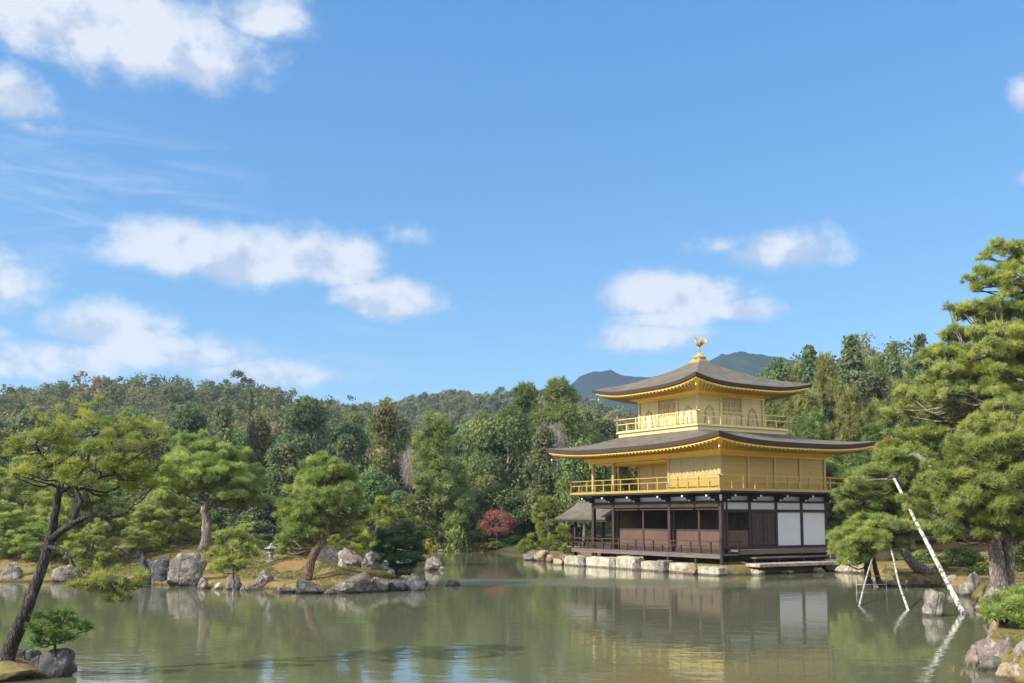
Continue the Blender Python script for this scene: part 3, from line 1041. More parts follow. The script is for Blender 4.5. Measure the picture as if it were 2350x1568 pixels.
# --- top floor
part(MB().box(TX0 - O3 + .04, TX1 + O3 - .04, TY0 - O3 + .04, TY1 + O3 - .04, 7.95, 8.36), 'balcony_skirt', M['gold_white'])
part(MB().box(TX0 - O3 - .08, TX1 + O3 + .08, TY0 - O3 - .08, TY1 + O3 + .08, 8.363, 8.46), 'balcony_floor', M['gold_white'])
q0, q1, q2, q3 = TX0 - O3, TX1 + O3, TY0 - O3, TY1 + O3
for p0, p1 in (((q0, q2), (q1, q2)), ((q1, q2), (q1, q3)), ((q0, q2), (q0, q3)), ((q0, q3), (q1, q3))):
    railing(p0, p1, 8.46, 9.28, M['gold_white'], .92, .06, .26)
for x in [TX0 + (TX1 - TX0) * i / 3 for i in range(4)]:
    for y in (TY0, TY1):
        column(x, y, 8.46, 10.34, .17, M['gold_white'])
for y in [TY0 + (TY1 - TY0) * i / 3 for i in (1, 2)]:
    for x in (TX0, TX1):
        column(x, y, 8.46, 10.34, .17, M['gold_white'])
S3 = (TX1 - TX0) / 3


def face_map(side):
    """along a (0..5.4), out d, z -> local"""
    if side == 'S': return lambda a, d, z: (TX0 + a, TY0 - d, z)
    if side == 'E': return lambda a, d, z: (TX1 + d, TY0 + a, z)
    if side == 'N': return lambda a, d, z: (TX1 - a, TY1 + d, z)
    return lambda a, d, z: (TX0 - d, TY1 - a, z)


def pbox(mb, fm, a0, a1, d0, d1, z0, z1):
    A, C = fm(a0, d0, z0), fm(a1, d1, z1)
    return mb.box(min(A[0], C[0]), max(A[0], C[0]), min(A[1], C[1]), max(A[1], C[1]), z0, z1)


def arch_outline(wd, h):
    """bell-shaped katomado outline, local (a, z) from bottom left round to bottom right"""
    pts = [(-wd * .58, 0), (-wd * .50, h * .25), (-wd * .46, h * .55), (-wd * .40, h * .72), (-wd * .24, h * .86), (-wd * .10, h * .92), (0, h)]
    return pts + [(-a, z) for a, z in reversed(pts[:-1])]


for side in 'SENW':
    fm = face_map(side)
    for i in range(3):
        a0, a1 = i * S3 + .085, (i + 1) * S3 - .085
        if i != 1:
            part(pbox(MB(), fm, a0, a1, -.05, .0, 8.46, 10.3), 'wall', M['gold_white'])
            ca = (a0 + a1) / 2
            ou = arch_outline(.72, 1.12)
            zb = 8.62
            pts = [fm(ca + a, .012, zb + z) for a, z in ou]
            wdw = part(MB().poly(pts, [tuple(range(len(pts)))]), 'window', M['paper'])
            fr = MB()
            for (a_, z_), (b2, z2) in zip(ou[:-1], ou[1:]):
                fr.bar(fm(ca + a_, .03, zb + z_), fm(ca + b2, .03, zb + z2), .06, .075, (0, 0, 1) if abs(b2 - a_) > abs(z2 - z_) else ((1, 0, 0) if side in 'EW' else (0, 1, 0)))
            fr.bar(fm(ca - .42, .03, zb), fm(ca + .42, .03, zb), .07, .07)
            part(fr, 'frame', M['gold_pale'], wdw)
            mu = MB()
            for a_ in (-.22, 0, .22):
                mu.bar(fm(ca + a_, .022, zb), fm(ca + a_, .022, zb + .95), .02, .02)
            for z_ in (.3, .6, .82):
                mu.bar(fm(ca - .34, .022, zb + z_), fm(ca + .34, .022, zb + z_), .02, .02)
            part(mu, 'lattice', M['gold_pale'], wdw)
        else:
            dd = part(pbox(MB(), fm, a0, a1, -.06, -.02, 8.46, 10.3), 'door', M['gold_pale'])
            for k in range(4):
                b0 = a0 + .03 + k * (a1 - a0 - .03) / 4
                b1 = b0 + (a1 - a0 - .06) / 4 - .03
                pl_ = MB()
                pbox(pl_, fm, b0, b1, -.02, .015, 8.50, 9.25)
                lat = MB()
                pbox(lat, fm, b0, b0 + .05, -.02, .03, 9.25, 10.12)
                pbox(lat, fm, b1 - .05, b1, -.02, .03, 9.25, 10.12)
                pbox(lat, fm, b0 + .05, b1 - .05, -.02, .026, 10.06, 10.12)
                pbox(lat, fm, b0 + .05, b1 - .05, -.02, .026, 9.62, 9.67)
                pbox(lat, fm, (b0 + b1) / 2 - .02, (b0 + b1) / 2 + .02, -.02, .022, 9.25, 10.06)
                part(pl_, 'door_leaf', M['gold_white'], dd)
                part(lat, 'lattice', M['gold_white'], dd)
pt_ = MB()
pt_.box(TX0 - .12, TX1 + .12, TY0 - .12, TY1 + .12, 10.3, 10.42)
part(pt_, 'wall_plate', M['gold_bounce'])
hip_roof(TX0 - 2.05, TX1 + 2.05, TY0 - 2.05, TY1 + 2.05, 10.86, (-5.96, -5.94, 4.14, 4.16), 13.06, .42, .20, .16, (1.95, 10.40))
for (x, y) in ((TX1 + 1.85, TY0 - 1.85), (TX0 - 1.85, TY0 - 1.85), (TX1 + 1.85, TY1 + 1.85)):
    part(MB().lathe([(.02, .10), (.05, .08), (.065, .0), (.08, -.06)], 8, (x, y, 10.60)), 'wind_bell', M['gold_pale'], smooth=True)

# --- gilded phoenix on its stepped base
AX, AY = -5.95, 4.15
orn = MB()
orn.lathe([(.62, 12.78), (.64, 12.90), (.50, 12.98), (.42, 13.06)], 4, (AX, AY, 0))
orn.lathe([(.40, 13.06), (.44, 13.16), (.30, 13.26), (.20, 13.34), (.10, 13.42), (.05, 13.50)], 12, (AX, AY, 0))
OR = part(orn, 'roof_ornament', M['gold_pale'], smooth=False)
lg = MB()
lg.tube([(AX - .03, AY - .06, 13.48), (AX - .02, AY - .05, 13.70), (AX, AY - .03, 13.88)], [.022, .024, .04], 6)
lg.tube([(AX + .03, AY + .06, 13.48), (AX + .02, AY + .05, 13.70), (AX, AY + .03, 13.88)], [.022, .024, .04], 6)
part(lg, 'bird_legs', M['gold_pale'], OR, smooth=True)
bd = MB()
bd.tube([(AX, AY + .26, 13.98), (AX, AY + .12, 13.96), (AX, AY - .05, 13.98), (AX, AY - .18, 14.08), (AX, AY - .22, 14.22), (AX, AY - .24, 14.34), (AX, AY - .32, 14.37), (AX, AY - .40, 14.33)],
        [.03, .10, .135, .10, .055, .05, .045, .008], 10)
bd.tube([(AX, AY - .24, 14.37), (AX, AY - .20, 14.44), (AX, AY - .14, 14.46)], [.02, .015, .004], 5)
part(bd, 'bird_body', M['gold_pale'], OR, smooth=True)
for s in (-1, 1):
    wg = MB()
    for k in range(6):
        a = math.radians(35 + 17 * k)
        root = Vector((AX + s * .09, AY - .06 + .03 * k, 14.04))
        tip = root + Vector((s * .42 * math.sin(a), .10 + .05 * k - .1, .44 * abs(math.cos(a * .8)) + .02))
        wg.bar(root, tip, .075, .014, (0, 1, 0))
    part(wg, 'bird_wing', M['gold_pale'], OR)
tl = MB()
for k in range(5):
    a = (k - 2) * .16
    tl.tube([(AX + a * .3, AY + .22, 14.0), (AX + a * .7, AY + .34, 14.16), (AX + a * 1.1, AY + .44, 14.36 - abs(k - 2) * .05), (AX + a * 1.3, AY + .56, 14.42 - abs(k - 2) * .07)], [.03, .035, .03, .006], 5)
part(tl, 'bird_tail', M['gold_pale'], OR, smooth=True)

# --- fishing deck under its gabled roof, west side
fx0, fx1, fy0, fy1 = -17.6, -W_ - .15, 1.05, 5.15
rm = MB()
ry, rz, ez = 3.1, 4.15, 3.02
NSG = 10
for sgn in (0, 1):
    ye = fy0 if sgn == 0 else fy1
    P, Q = [], []
    for j in range(NSG + 1):
        u = j / NSG
        z = ez + (rz - ez) * (.72 * u + .28 * u * u)
        y = ye + (ry - ye) * u
        P += [(fx0, y, z), (fx1, y, z)]
        Q += [(fx0, y, z - .13), (fx1, y, z - .13)]
    n_ = len(P)
    fs = []
    for j in range(NSG):
        a, b_, c_, d_ = 2 * j, 2 * j + 1, 2 * j + 3, 2 * j + 2
        fs += [(a, b_, c_, d_) if sgn == 0 else (d_, c_, b_, a), (n_ + d_, n_ + c_, n_ + b_, n_ + a), (a, d_, n_ + d_, n_ + a), (c_, b_, n_ + b_, n_ + c_)]
    fs.append((0, n_, n_ + 1, 1))
    rm.poly(P + Q, fs)
rm.bar((fx0 - .03, ry, rz + .03), (fx1, ry, rz + .03), .22, .12)
AR = part(rm, 'deck_roof', M['roof'])
eb = MB()
for y in (fy0 + .12, fy1 - .12):
    eb.bar((fx0 + .1, y, ez - .20), (fx1, y, ez - .20), .10, .12)
for i in range(8):
    x = fx0 + .2 + i * .82
    for ye in (fy0, fy1):
        eb.bar((x, ye + (.05 if ye < ry else -.05), ez - .165), (x, ry, rz - .21), .07, .06)
part(eb, 'eave_beam', M['wood'], AR)
for x in (-16.3, -14.3):
    for y in (1.9, 4.3):
        part(MB().box(x - .09, x + .09, y - .09, y + .09, -.4, ez + .05), 'deck_post', M['wood'])
part(MB().box(-16.8, -W_ - 1.1, 1.5, 4.7, .98, 1.06), 'deck_floor', M['wood_grey'])
railing((-16.7, 1.55), (-W_ - 1.2, 1.55), 1.06, 1.62, M['wood'], .9, .05)
railing((-16.7, 1.55), (-16.7, 4.6), 1.06, 1.62, M['wood'], .9, .05)
# ------------------------------------------------------------------ foliage generators
def unit(v): return v / np.maximum(np.linalg.norm(v, axis=-1, keepdims=True), 1e-9)


def leaf_quads(P, N, size, rng, asp=.62, jit=.7):
    """rhombic leaf clumps at P, facing roughly N"""
    n = len(P)
    N = unit(N + rng.normal(0, jit, (n, 3)))
    a = unit(np.cross(N, rng.normal(0, 1, (n, 3))))
    b = np.cross(N, a)
    s = size * rng.uniform(.6, 1.3, (n, 1))
    w2 = asp * s
    V = np.stack([P - a * s, P + b * w2 + N * s * .12, P + a * s, P - b * w2 + N * s * .12], 1).reshape(-1, 3)
    Fq = np.arange(4 * n).reshape(n, 4)
    return V, Fq


def tufts(C, A, n, L, wd, rng, spread=.85):
    """needle tufts: n blades fanning from each centre about its axis"""
    m = len(C)
    R = rng.normal(0, 1, (m, n, 3))
    D = unit(A[:, None, :] * rng.uniform(.35, 1.0, (m, n, 1)) + unit(R) * spread)
    S = unit(np.cross(D, rng.normal(0, 1, (m, n, 3))))
    l = L * rng.uniform(.7, 1.2, (m, n, 1))
    b = C[:, None, :] + D * l * .08
    V = np.stack([b - S * wd * .5, b + S * wd * .5, b + D * l + S * wd * .16, b + D * l - S * wd * .16], 2).reshape(-1, 3)
    Fq = np.arange(4 * m * n).reshape(-1, 4)
    return V, Fq


def pad_cloud(c, rx, ry, rz, dens, rng, tilt=0.0):
    """shoot positions and axes of one loose, cloud-shaped pine pad made of several uneven clumps"""
    n = max(14, int(dens * math.pi * rx * ry * 1.15))
    K = max(6, int(5 + 9 * rx * ry))
    ka = rng.uniform(0, 2 * math.pi, K)
    kr = np.sqrt(rng.uniform(0, 1, K)) * 1.0
    kc = np.column_stack([np.cos(ka) * kr, np.sin(ka) * kr])
    ks = rng.uniform(.13, .30, K)
    kt = rng.normal(0, .20, K)
    kz = rng.normal(0, .42, K) - .35 * kr ** 2
    i = rng.choice(K, n, p=ks ** 2 / (ks ** 2).sum())
    q3 = rng.normal(0, 1, (n, 3))
    q3 = unit(q3) * rng.uniform(.2, 1.25, (n, 1)) ** .6
    q3[:, 2] = np.where(q3[:, 2] < -.25, -q3[:, 2] * .6, q3[:, 2])
    q = kc[i] + q3[:, :2] * ks[i][:, None]
    z = kz[i] + q3[:, 2] * (ks[i] * 1.6 + .14)
    P = np.column_stack([q[:, 0] * rx, q[:, 1] * ry, z * rz]) + np.array(c)
    A = unit(np.column_stack([q3[:, 0] * .7 + q[:, 0] * .3, q3[:, 1] * .7 + q[:, 1] * .3, .55 + .5 * q3[:, 2]]) + rng.normal(0, .3, (n, 3)))
    t = np.clip(.5 + kt[i] + rng.normal(0, .16, n), 0, 1)
    cl = np.column_stack([kc[:, 0] * rx, kc[:, 1] * ry, (kz - .1) * rz]) + np.array(c)
    return P, A, t, cl


def curve(pts, n=14):
    """smooth path through points (Catmull-Rom)"""
    P = [Vector(p) for p in pts]
    P = [P[0] * 2 - P[1]] + P + [P[-1] * 2 - P[-2]]
    out_ = []
    segs = len(P) - 3
    per = max(2, n // segs)
    for s in range(segs):
        p0, p1, p2, p3 = P[s:s + 4]
        for k in range(per):
            t = k / per
            out_.append(.5 * ((2 * p1) + (p2 - p0) * t + (2 * p0 - 5 * p1 + 4 * p2 - p3) * t * t + (3 * p1 - p0 - 3 * p2 + p3) * t ** 3))
    out_.append(P[-2])
    return out_


def tree_thing(name, label, cat, loc, group=None):
    return empty(name, label, cat, loc, 0, group)


def pine(name, label, base, trunks, pads, leaf, bark, rng, L=.16, wd=.02, nn=9, dens=110, group=None, limbs=(), seg=9, cat='pine tree', twig=.018, limb_r=.05, from_frac=0.15):
    """hero pine. trunks: [(world points, r0, r1)], pads: [(world centre, rx, ry, rz)]"""
    root = tree_thing(name, label, cat, base, group)
    B0 = np.array(base)
    mb = MB()
    paths = []
    for pts, r0, r1 in trunks:
        c = curve([Vector(p) - Vector(base) for p in pts], 18)
        n = len(c)
        rad = [r0 + (r1 - r0) * (i / (n - 1)) ** .85 for i in range(n)]
        rad[0] *= 1.25
        c2 = [p + Vector(rng.normal(0, rad[i] * .10, 3)) if 0 < i < n - 1 else p for i, p in enumerate(c)]
        mb.tube(c2, rad, seg + 3, .10, rng)
        paths += [(p, r, i / (n - 1)) for i, (p, r) in enumerate(zip(c2, rad))]
    for pts, r0, r1 in limbs:
        c = curve([Vector(p) - Vector(base) for p in pts], 12)
        n = len(c)
        rad = [r0 + (r1 - r0) * i / (n - 1) for i in range(n)]
        mb.tube(c, rad, seg, .10, rng)
        paths += [(p, r, .6) for p, r in zip(c, rad)]
    CV, CF, CT, off = [], [], [], 0
    for pd in pads:
        c, rx, ry, rz = pd[:4]
        cl_ = Vector(c) - Vector(base)
        P, A, tt, cl = pad_cloud(cl_, rx, ry, rz, dens, rng)
        V, Fq = tufts(P, A, nn, L, wd, rng)
        CV.append(V); CF.append(Fq + off); off += len(V)
        CT.append(np.repeat(np.clip(tt + (pd[4] if len(pd) > 4 else 0), 0, 1), nn * 4))
        # limb from the wood to the pad
        tgt = cl_ - Vector((0, 0, rz * .5))
        best = min((pp for pp in paths if pp[2] >= from_frac), key=lambda pp: (pp[0] - tgt).length + max(0, pp[0].z - tgt.z) * 1.2)
        a = best[0]
        d = tgt - a
        r0 = min(best[1] * .8, limb_r * (1 + d.length * .22))
        mid = a + d * .5 + Vector((rng.normal(0, .08), rng.normal(0, .08), -.06 + rng.normal(0, .07))) * d.length
        if d.length > .15:
            c_ = curve([a, a + d * .2 + Vector((0, 0, .04 * d.length)), mid, tgt], 9)
            mb.tube(c_, [r0 + (twig * 1.3 - r0) * i / (len(c_) - 1) for i in range(len(c_))], 6)
        for q in cl:
            q = Vector(q)
            m_ = (tgt + q) / 2 + Vector(rng.normal(0, .06 * rx, 3))
            mb.tube([tgt, m_, q], [twig, twig * .8, twig * .4], 4)
    mb.build('trunk', bark, root, True)
    np_mesh('crown', np.concatenate(CV), [np.concatenate(CF)], leaf, root, np.concatenate(CT))
    return root


def proto_broad(name, H, R, leaf, rng, nb=30, per=150, s=.30, shape='round', trunk_r=.28, crown_from=.25):
    """broadleaf / conifer prototype; returns a thing at the origin, height H, radius R"""
    root = tree_thing(name, None, None, (0, 0, 0))
    P, N, T = [], [], []
    mb = MB()
    mb.tube(curve([(0, 0, -.4), (rng.normal(0, .15), rng.normal(0, .15), H * .35), (rng.normal(0, .2), rng.normal(0, .2), H * .8)], 8), np.linspace(trunk_r, trunk_r * .25, 9), 8, .06, rng)
    for k in range(nb):
        a = rng.uniform(0, 2 * math.pi)
        if shape == 'round':
            h = crown_from + (1 - crown_from) * rng.uniform(0, 1) ** .8
            q = (h - crown_from) / (1 - crown_from)
            prof = math.sin(math.pi * min(1, .12 + q * .86)) ** .65
            rb = R * rng.uniform(.24, .40)
        elif shape == 'cone':
            h = crown_from + (1 - crown_from) * rng.uniform(0, 1)
            q = (h - crown_from) / (1 - crown_from)
            prof = (1 - q ** 1.25) ** .85 * (.9 + .2 * math.sin(a * 3 + q * 14))
            rb = R * rng.uniform(.26, .42) * (1.05 - .6 * q)
        else:                                  # tall uneven
            h = crown_from + (1 - crown_from) * rng.uniform(0, 1)
            q = (h - crown_from) / (1 - crown_from)
            prof = (.55 + .45 * math.sin(q * 9 + a)) * (1 - q ** 2.2)
            rb = R * rng.uniform(.22, .38)
        rr = max(0, R * prof - rb * .7) * rng.uniform(.55, 1.0) ** .5
        c = np.array([math.cos(a) * rr, math.sin(a) * rr, h * H - rb * .6])
        d = unit(rng.normal(0, 1, (per, 3)) + np.array([0, 0, .35]))
        P.append(c + d * rb * rng.uniform(.3, 1.28, (per, 1)) * np.array([1, 1, .8]))
        N.append(d)
        T.append(np.clip(.5 + rng.normal(0, .16) + rng.normal(0, .15, per), 0, 1))
        if k % 2 == 0:
            tz = max(H * .2, c[2] - rr * .6)
            mb.tube([(0, 0, tz * .9), (c[0] * .5, c[1] * .5, (tz + c[2]) / 2), tuple(c)], [trunk_r * .4, trunk_r * .25, trunk_r * .1], 5)
    P, N, T = np.concatenate(P), np.concatenate(N), np.concatenate(T)
    V, Fq = leaf_quads(P, N, s, rng)
    mb.build('trunk', M['bark_far'], root, True)
    np_mesh('crown', V, [Fq], leaf, root, np.repeat(T, 4))
    root['_H'], root['_R'] = H, R
    return root


def proto_pine(name, H, R, leaf, bark, rng, npads=20, L=.42, wd=.075, nn=7, dens=26, lean=.06, crown_from=.35, dome=.8, trunk_r=.26, thick=.11):
    root = tree_thing(name, None, None, (0, 0, 0))
    top = Vector((rng.normal(0, lean) * H, rng.normal(0, lean) * H, H * .97))
    tp = curve([(0, 0, -.3), (rng.normal(0, .03) * H, rng.normal(0, .03) * H, H * .35), (top.x * .6 + rng.normal(0, .03) * H, top.y * .6, H * .7), top], 12)
    mb = MB()
    n = len(tp)
    rad = np.linspace(trunk_r, trunk_r * .2, n)
    mb.tube(tp, rad, 8, .08, rng)
    CV, CF, CT, off = [], [], [], 0
    for k in range(npads):
        q = (k + rng.uniform(.1, .9)) / npads
        h = crown_from + (1 - crown_from) * q
        i = min(n - 1, int(h * (n - 1)))
        a = k * 2.4 + rng.normal(0, .4)
        prof = (1 - q ** 2.6) ** dome * (.55 + .45 * min(1, q * 4))
        rp = R * (.27 + .16 * rng.random()) * (1 - .2 * q)
        rr = max(0, R * prof - rp * .6) * rng.uniform(.45, 1.0)
        c = tp[i] + Vector((math.cos(a) * rr, math.sin(a) * rr, 0))
        c.z = h * H + rng.normal(0, .015) * H - rp * .2
        P, A, tt, cl = pad_cloud(c, rp, rp * rng.uniform(.8, 1.1), H * thick * rng.uniform(.6, 1.1), dens, rng)
        V, Fq = tufts(P, A, nn, L, wd, rng)
        CV.append(V); CF.append(Fq + off); off += len(V)
        CT.append(np.repeat(tt, nn * 4))
        c_ = [tp[max(0, i - 1)], (tp[i] + c) / 2 - Vector((0, 0, .03 * H)), c - Vector((0, 0, .03 * H))]
        mb.tube(c_, [trunk_r * .35, trunk_r * .25, trunk_r * .12], 5)
    mb.build('trunk', bark, root, True)
    np_mesh('crown', np.concatenate(CV), [np.concatenate(CF)], leaf, root, np.concatenate(CT))
    root['_H'], root['_R'] = H, R
    return root


def proto_bare(name, H, R, rng, leaf):
    root = tree_thing(name, None, None, (0, 0, 0))
    mb = MB()
    tips = []

    def grow(p, d, l, r, lev):
        q = p + d * l
        mb.tube([p, p + d * l * .5 + Vector(rng.normal(0, .05 * l, 3)), q], [r, r * .8, r * .6], 5 if lev < 2 else 3)
        if lev >= 4:
            tips.append(q)
            return
        for k in range(3 if lev < 3 else 4):
            nd = (d + Vector(rng.normal(0, .42, 3)) + Vector((0, 0, .12))).normalized()
            grow(p + d * l * rng.uniform(.65, 1), nd, l * rng.uniform(.55, .8), r * .55, lev + 1)
    grow(Vector((0, 0, -.3)), Vector((.02, 0, 1)), H * .34, .16, 0)
    T_ = np.array([tuple(t) for t in tips])
    T_ = np.repeat(T_, 12, axis=0) + rng.normal(0, .28, (len(T_) * 12, 3))
    A = unit(rng.normal(0, 1, (len(T_), 3)) + np.array([0, 0, .6]))
    V, Fq = tufts(T_, A, 3, .5, .022, rng)
    mb.build('trunk', M['bark_far'], root, True)
    np_mesh('twigs', V, [Fq], leaf, root, np.repeat(rng.random(len(T_)), 12))
    z = V[:, 2].max()
    root['_H'], root['_R'] = float(z), float(np.abs(V[:, :2]).max()) * .85
    return root


R_ = lambda s: np.random.default_rng(s)
PROTO = {
    'dark1': proto_broad('broadleaf_tree', 14, 4.2, M['leaf_dark'], R_(1), 44, 190, .24),
    'dark2': proto_broad('broadleaf_tree', 14, 4.0, M['leaf_dark'], R_(2), 46, 190, .23, 'tall'),
    'olive': proto_broad('broadleaf_tree', 13, 4.2, M['leaf_olive'], R_(3), 46, 190, .22, 'tall'),
    'mid': proto_broad('broadleaf_tree', 13, 4.4, M['leaf_mid'], R_(4), 46, 190, .22),
    'cyp': proto_broad('cypress_tree', 16, 3.4, M['leaf_cypress'], R_(5), 120, 130, .20, 'cone', crown_from=.10),
    'pineA': proto_pine('pine_tree', 14, 3.6, M['pine_far'], M['bark_far'], R_(6), 30, dens=30),
    'pineB': proto_pine('pine_tree', 13, 4.2, M['pine_far'], M['bark_far'], R_(7), 28, dens=30, crown_from=.25),
    'pineC': proto_pine('pine_tree', 15, 3.4, M['pine_far'], M['bark_far'], R_(8), 38, dens=30, crown_from=.10, dome=.65),
    'garden1': proto_pine('garden_pine', 4.5, 2.2, M['pine_near'], M['bark'], R_(9), 20, L=.20, wd=.028, nn=9, dens=85, crown_from=.16, trunk_r=.13, thick=.10),
    'garden2': proto_pine('garden_pine', 4.0, 2.6, M['pine_near'], M['bark'], R_(10), 20, L=.20, wd=.028, nn=9, dens=85, crown_from=.14, trunk_r=.12, thick=.11),
    'yellow': proto_pine('yellow_pine', 5.0, 2.2, M['pine_yellow'], M['bark'], R_(11), 16, L=.22, wd=.032, nn=9, dens=75, crown_from=.12, trunk_r=.11, thick=.085),
    'maple': proto_broad('maple_tree', 7, 3.0, M['maple'], R_(12), 40, 120, .12, 'round', .10, .5),
    'bare': proto_bare('bare_tree', 9, 3, R_(13), M['twigs']),
    'shrub': proto_broad('shrub', 1.6, 1.3, M['shrub'], R_(14), 26, 130, .085, 'round', .05, .05),
    'gold': proto_broad('shrub', 1.6, 1.3, M['shrub_gold'], R_(15), 26, 110, .09, 'tall', .05, .05),
}
USED = {k: 0 for k in PROTO}


def put(kind, x, ytop, wpx, dist, label, group=None, cat='tree', name=None, rz=None, base=None, sink=.1):
    pr = PROTO[kind]
    o = pr if USED[kind] == 0 else copy_tree(pr)
    USED[kind] += 1
    for k_ in ('label', 'category', 'group'):
        if k_ in o: del o[k_]
    p = at(x, 1200, dist)
    zb = (hz(p.x, p.y) if base is None else base) - sink
    top = at(x, ytop, dist).z
    h = max(top - zb, .4)
    wd = wpx * PX * dist
    o.location = (p.x, p.y, zb)
    a = RNG.uniform(0, 6.28) if rz is None else rz
    o.rotation_euler = (0, 0, a)
    o.scale = (wd / 2 / pr['_R'], wd / 2 / pr['_R'], h / pr['_H'])
    if name: o.name = name
    tag(o, label, cat, group)
    return o


WOOD = 'trees of the mixed wood behind the pond'
TL = [  # kind, x, top y, width, distance, label, category
    ('dark1', 700, 912, 165, 118, 'tall dark evergreen broadleaf standing highest above the leaning-trunk island pine', 'tree'),
    ('olive', 590, 944, 130, 122, 'olive brown broadleaf tree just left of the tall dark evergreen', 'tree'),
    ('dark2', 655, 1018, 150, 106, 'grey green evergreen with drooping clumps behind the stone lantern', 'tree'),
    ('olive', 880, 920, 165, 112, 'tall golden olive tree beside the bare lilac grey tree', 'tree'),
    ('dark1', 800, 970, 120, 120, 'shadowy evergreen between the tall dark tree and the golden olive tree', 'tree'),
    ('bare', 932, 1004, 110, 98, 'bare lilac grey leafless tree among the evergreens', 'tree'),
    ('pineC', 1042, 962, 160, 92, 'broad layered yellow green pine rising between bare tree and pavilion', 'pine tree'),
    ('mid', 1105, 945, 120, 108, 'grey green round tree behind the broad layered pine', 'tree'),
    ('mid', 1165, 938, 170, 106, 'broad green tree left of the biggest pines beside the pavilion', 'tree'),
    ('pineB', 1205, 895, 190, 118, 'tall pine on the slope whose top touches the sky left of the far blue mountain', 'pine tree'),
    ('pineB', 1290, 884, 230, 110, 'tallest bushy pine left of the upper roof of the pavilion', 'pine tree'),
    ('bare', 1283, 945, 110, 96, 'bare grey branches showing among the pines left of the eaves', 'tree'),
    ('dark2', 1250, 985, 150, 92, 'dark evergreen close behind the left eave of the pavilion', 'tree'),
    ('mid', 1145, 1112, 160, 94, 'bushy mid green tree above the red maple', 'tree'),
    ('mid', 1340, 1010, 150, 88, 'leafy green tree seen between the left eave and the gilded balcony', 'tree'),
    ('maple', 1140, 1170, 98, 90.0, 'small red maple in autumn colour on the far shore', 'maple tree'),
    ('yellow', 1255, 1138, 120, 78, 'light green layered pine on the rocky point left of the pavilion', 'pine tree'),
    ('dark1', 425, 925, 130, 125, 'dark round evergreen above the left end of the island', 'tree'),
    ('dark2', 505, 932, 130, 120, 'very dark evergreen with a ragged top behind the tall-trunked island pine', 'tree'),
    ('cyp', 568, 895, 55, 150, 'small dark pointed conifer poking out of the hillside wood', 'conifer'),
    ('dark1', 330, 970, 150, 122, 'dark evergreen showing right of the leaning pine crown', 'tree'),
    ('mid', 240, 975, 150, 118, 'green tree hidden partly behind the leaning pine crown', 'tree'),
    ('dark2', 90, 985, 170, 115, 'dark evergreen left of the leaning pine crown', 'tree'),
    ('olive', -10, 985, 160, 112, 'olive tree at the left border of the view', 'tree'),
    ('dark1', 480, 1040, 160, 100, 'dense dark evergreen low behind the tall-trunked island pine', 'tree'),
    ('dark2', 590, 1090, 150, 96, 'low black green evergreen in shade behind the island lawn', 'tree'),
    ('dark1', 380, 1090, 170, 98, 'shaded evergreen behind the rocky left half of the island', 'tree'),
    ('dark1', 760, 1060, 150, 100, 'dark evergreen right behind the leaning-trunk island pine', 'tree'),
    ('mid', 850, 1075, 140, 98, 'green tree below the golden olive tree', 'tree'),
    ('mid', 975, 1120, 150, 92, 'grey green bushy tree low in front of the bare tree', 'tree'),
    ('cyp', 1868, 796, 170, 104, 'green pointed cypress right of the topmost roof corner', 'conifer'),
    ('cyp', 1965, 772, 200, 100, 'tallest blue green cypress on the slope right of the pavilion', 'conifer'),
    ('cyp', 2062, 792, 140, 98, 'narrow cypress between the tallest cypress and the big right pine', 'conifer'),
    ('cyp', 2128, 770, 150, 102, 'cypress tip rising behind the big right pine', 'conifer'),
    ('mid', 1790, 828, 170, 110, 'rounded green tree directly behind the topmost roof corner', 'tree'),
    ('dark1', 2010, 855, 190, 94, 'dark green broadleaf below the tallest cypress', 'tree'),
    ('pineB', 1905, 830, 150, 90, 'red trunked pine with thin tan crown right of the upper roof', 'pine tree'),
    ('pineA', 1850, 905, 150, 86, 'tan green pine right of the top balcony', 'pine tree'),
    ('pineB', 1960, 905, 160, 84, 'flat layered tan pine above the right eave tip', 'pine tree'),
    ('pineC', 2060, 890, 160, 82, 'brownish green layered pine between pavilion and big right pines', 'pine tree'),
    ('pineA', 1900, 960, 170, 78, 'low wide pine just above the right eave of the pavilion', 'pine tree'),
    ('pineB', 2130, 900, 170, 80, 'shaded pine behind the tall right pine', 'pine tree'),
    ('pineB', 2010, 985, 200, 72, 'bright layered pine behind the right eave tip', 'pine tree'),
    ('pineC', 1945, 1060, 150, 68, 'green pine filling the gap right of the gilded wall', 'pine tree'),
    ('pineA', 2090, 1010, 200, 66, 'wide grey green pine behind the long white pole', 'pine tree'),
    ('pineB', 2220, 960, 200, 64, 'tall pine deep in shade behind the big right pine', 'pine tree'),
    ('mid', 1925, 1130, 110, 70, 'low green tree at the right rear corner of the pavilion', 'tree'),
]
for kind, x, yt, wp, ds, lab, cat in TL:
    put(kind, x, yt, wp, ds, lab, WOOD, cat)
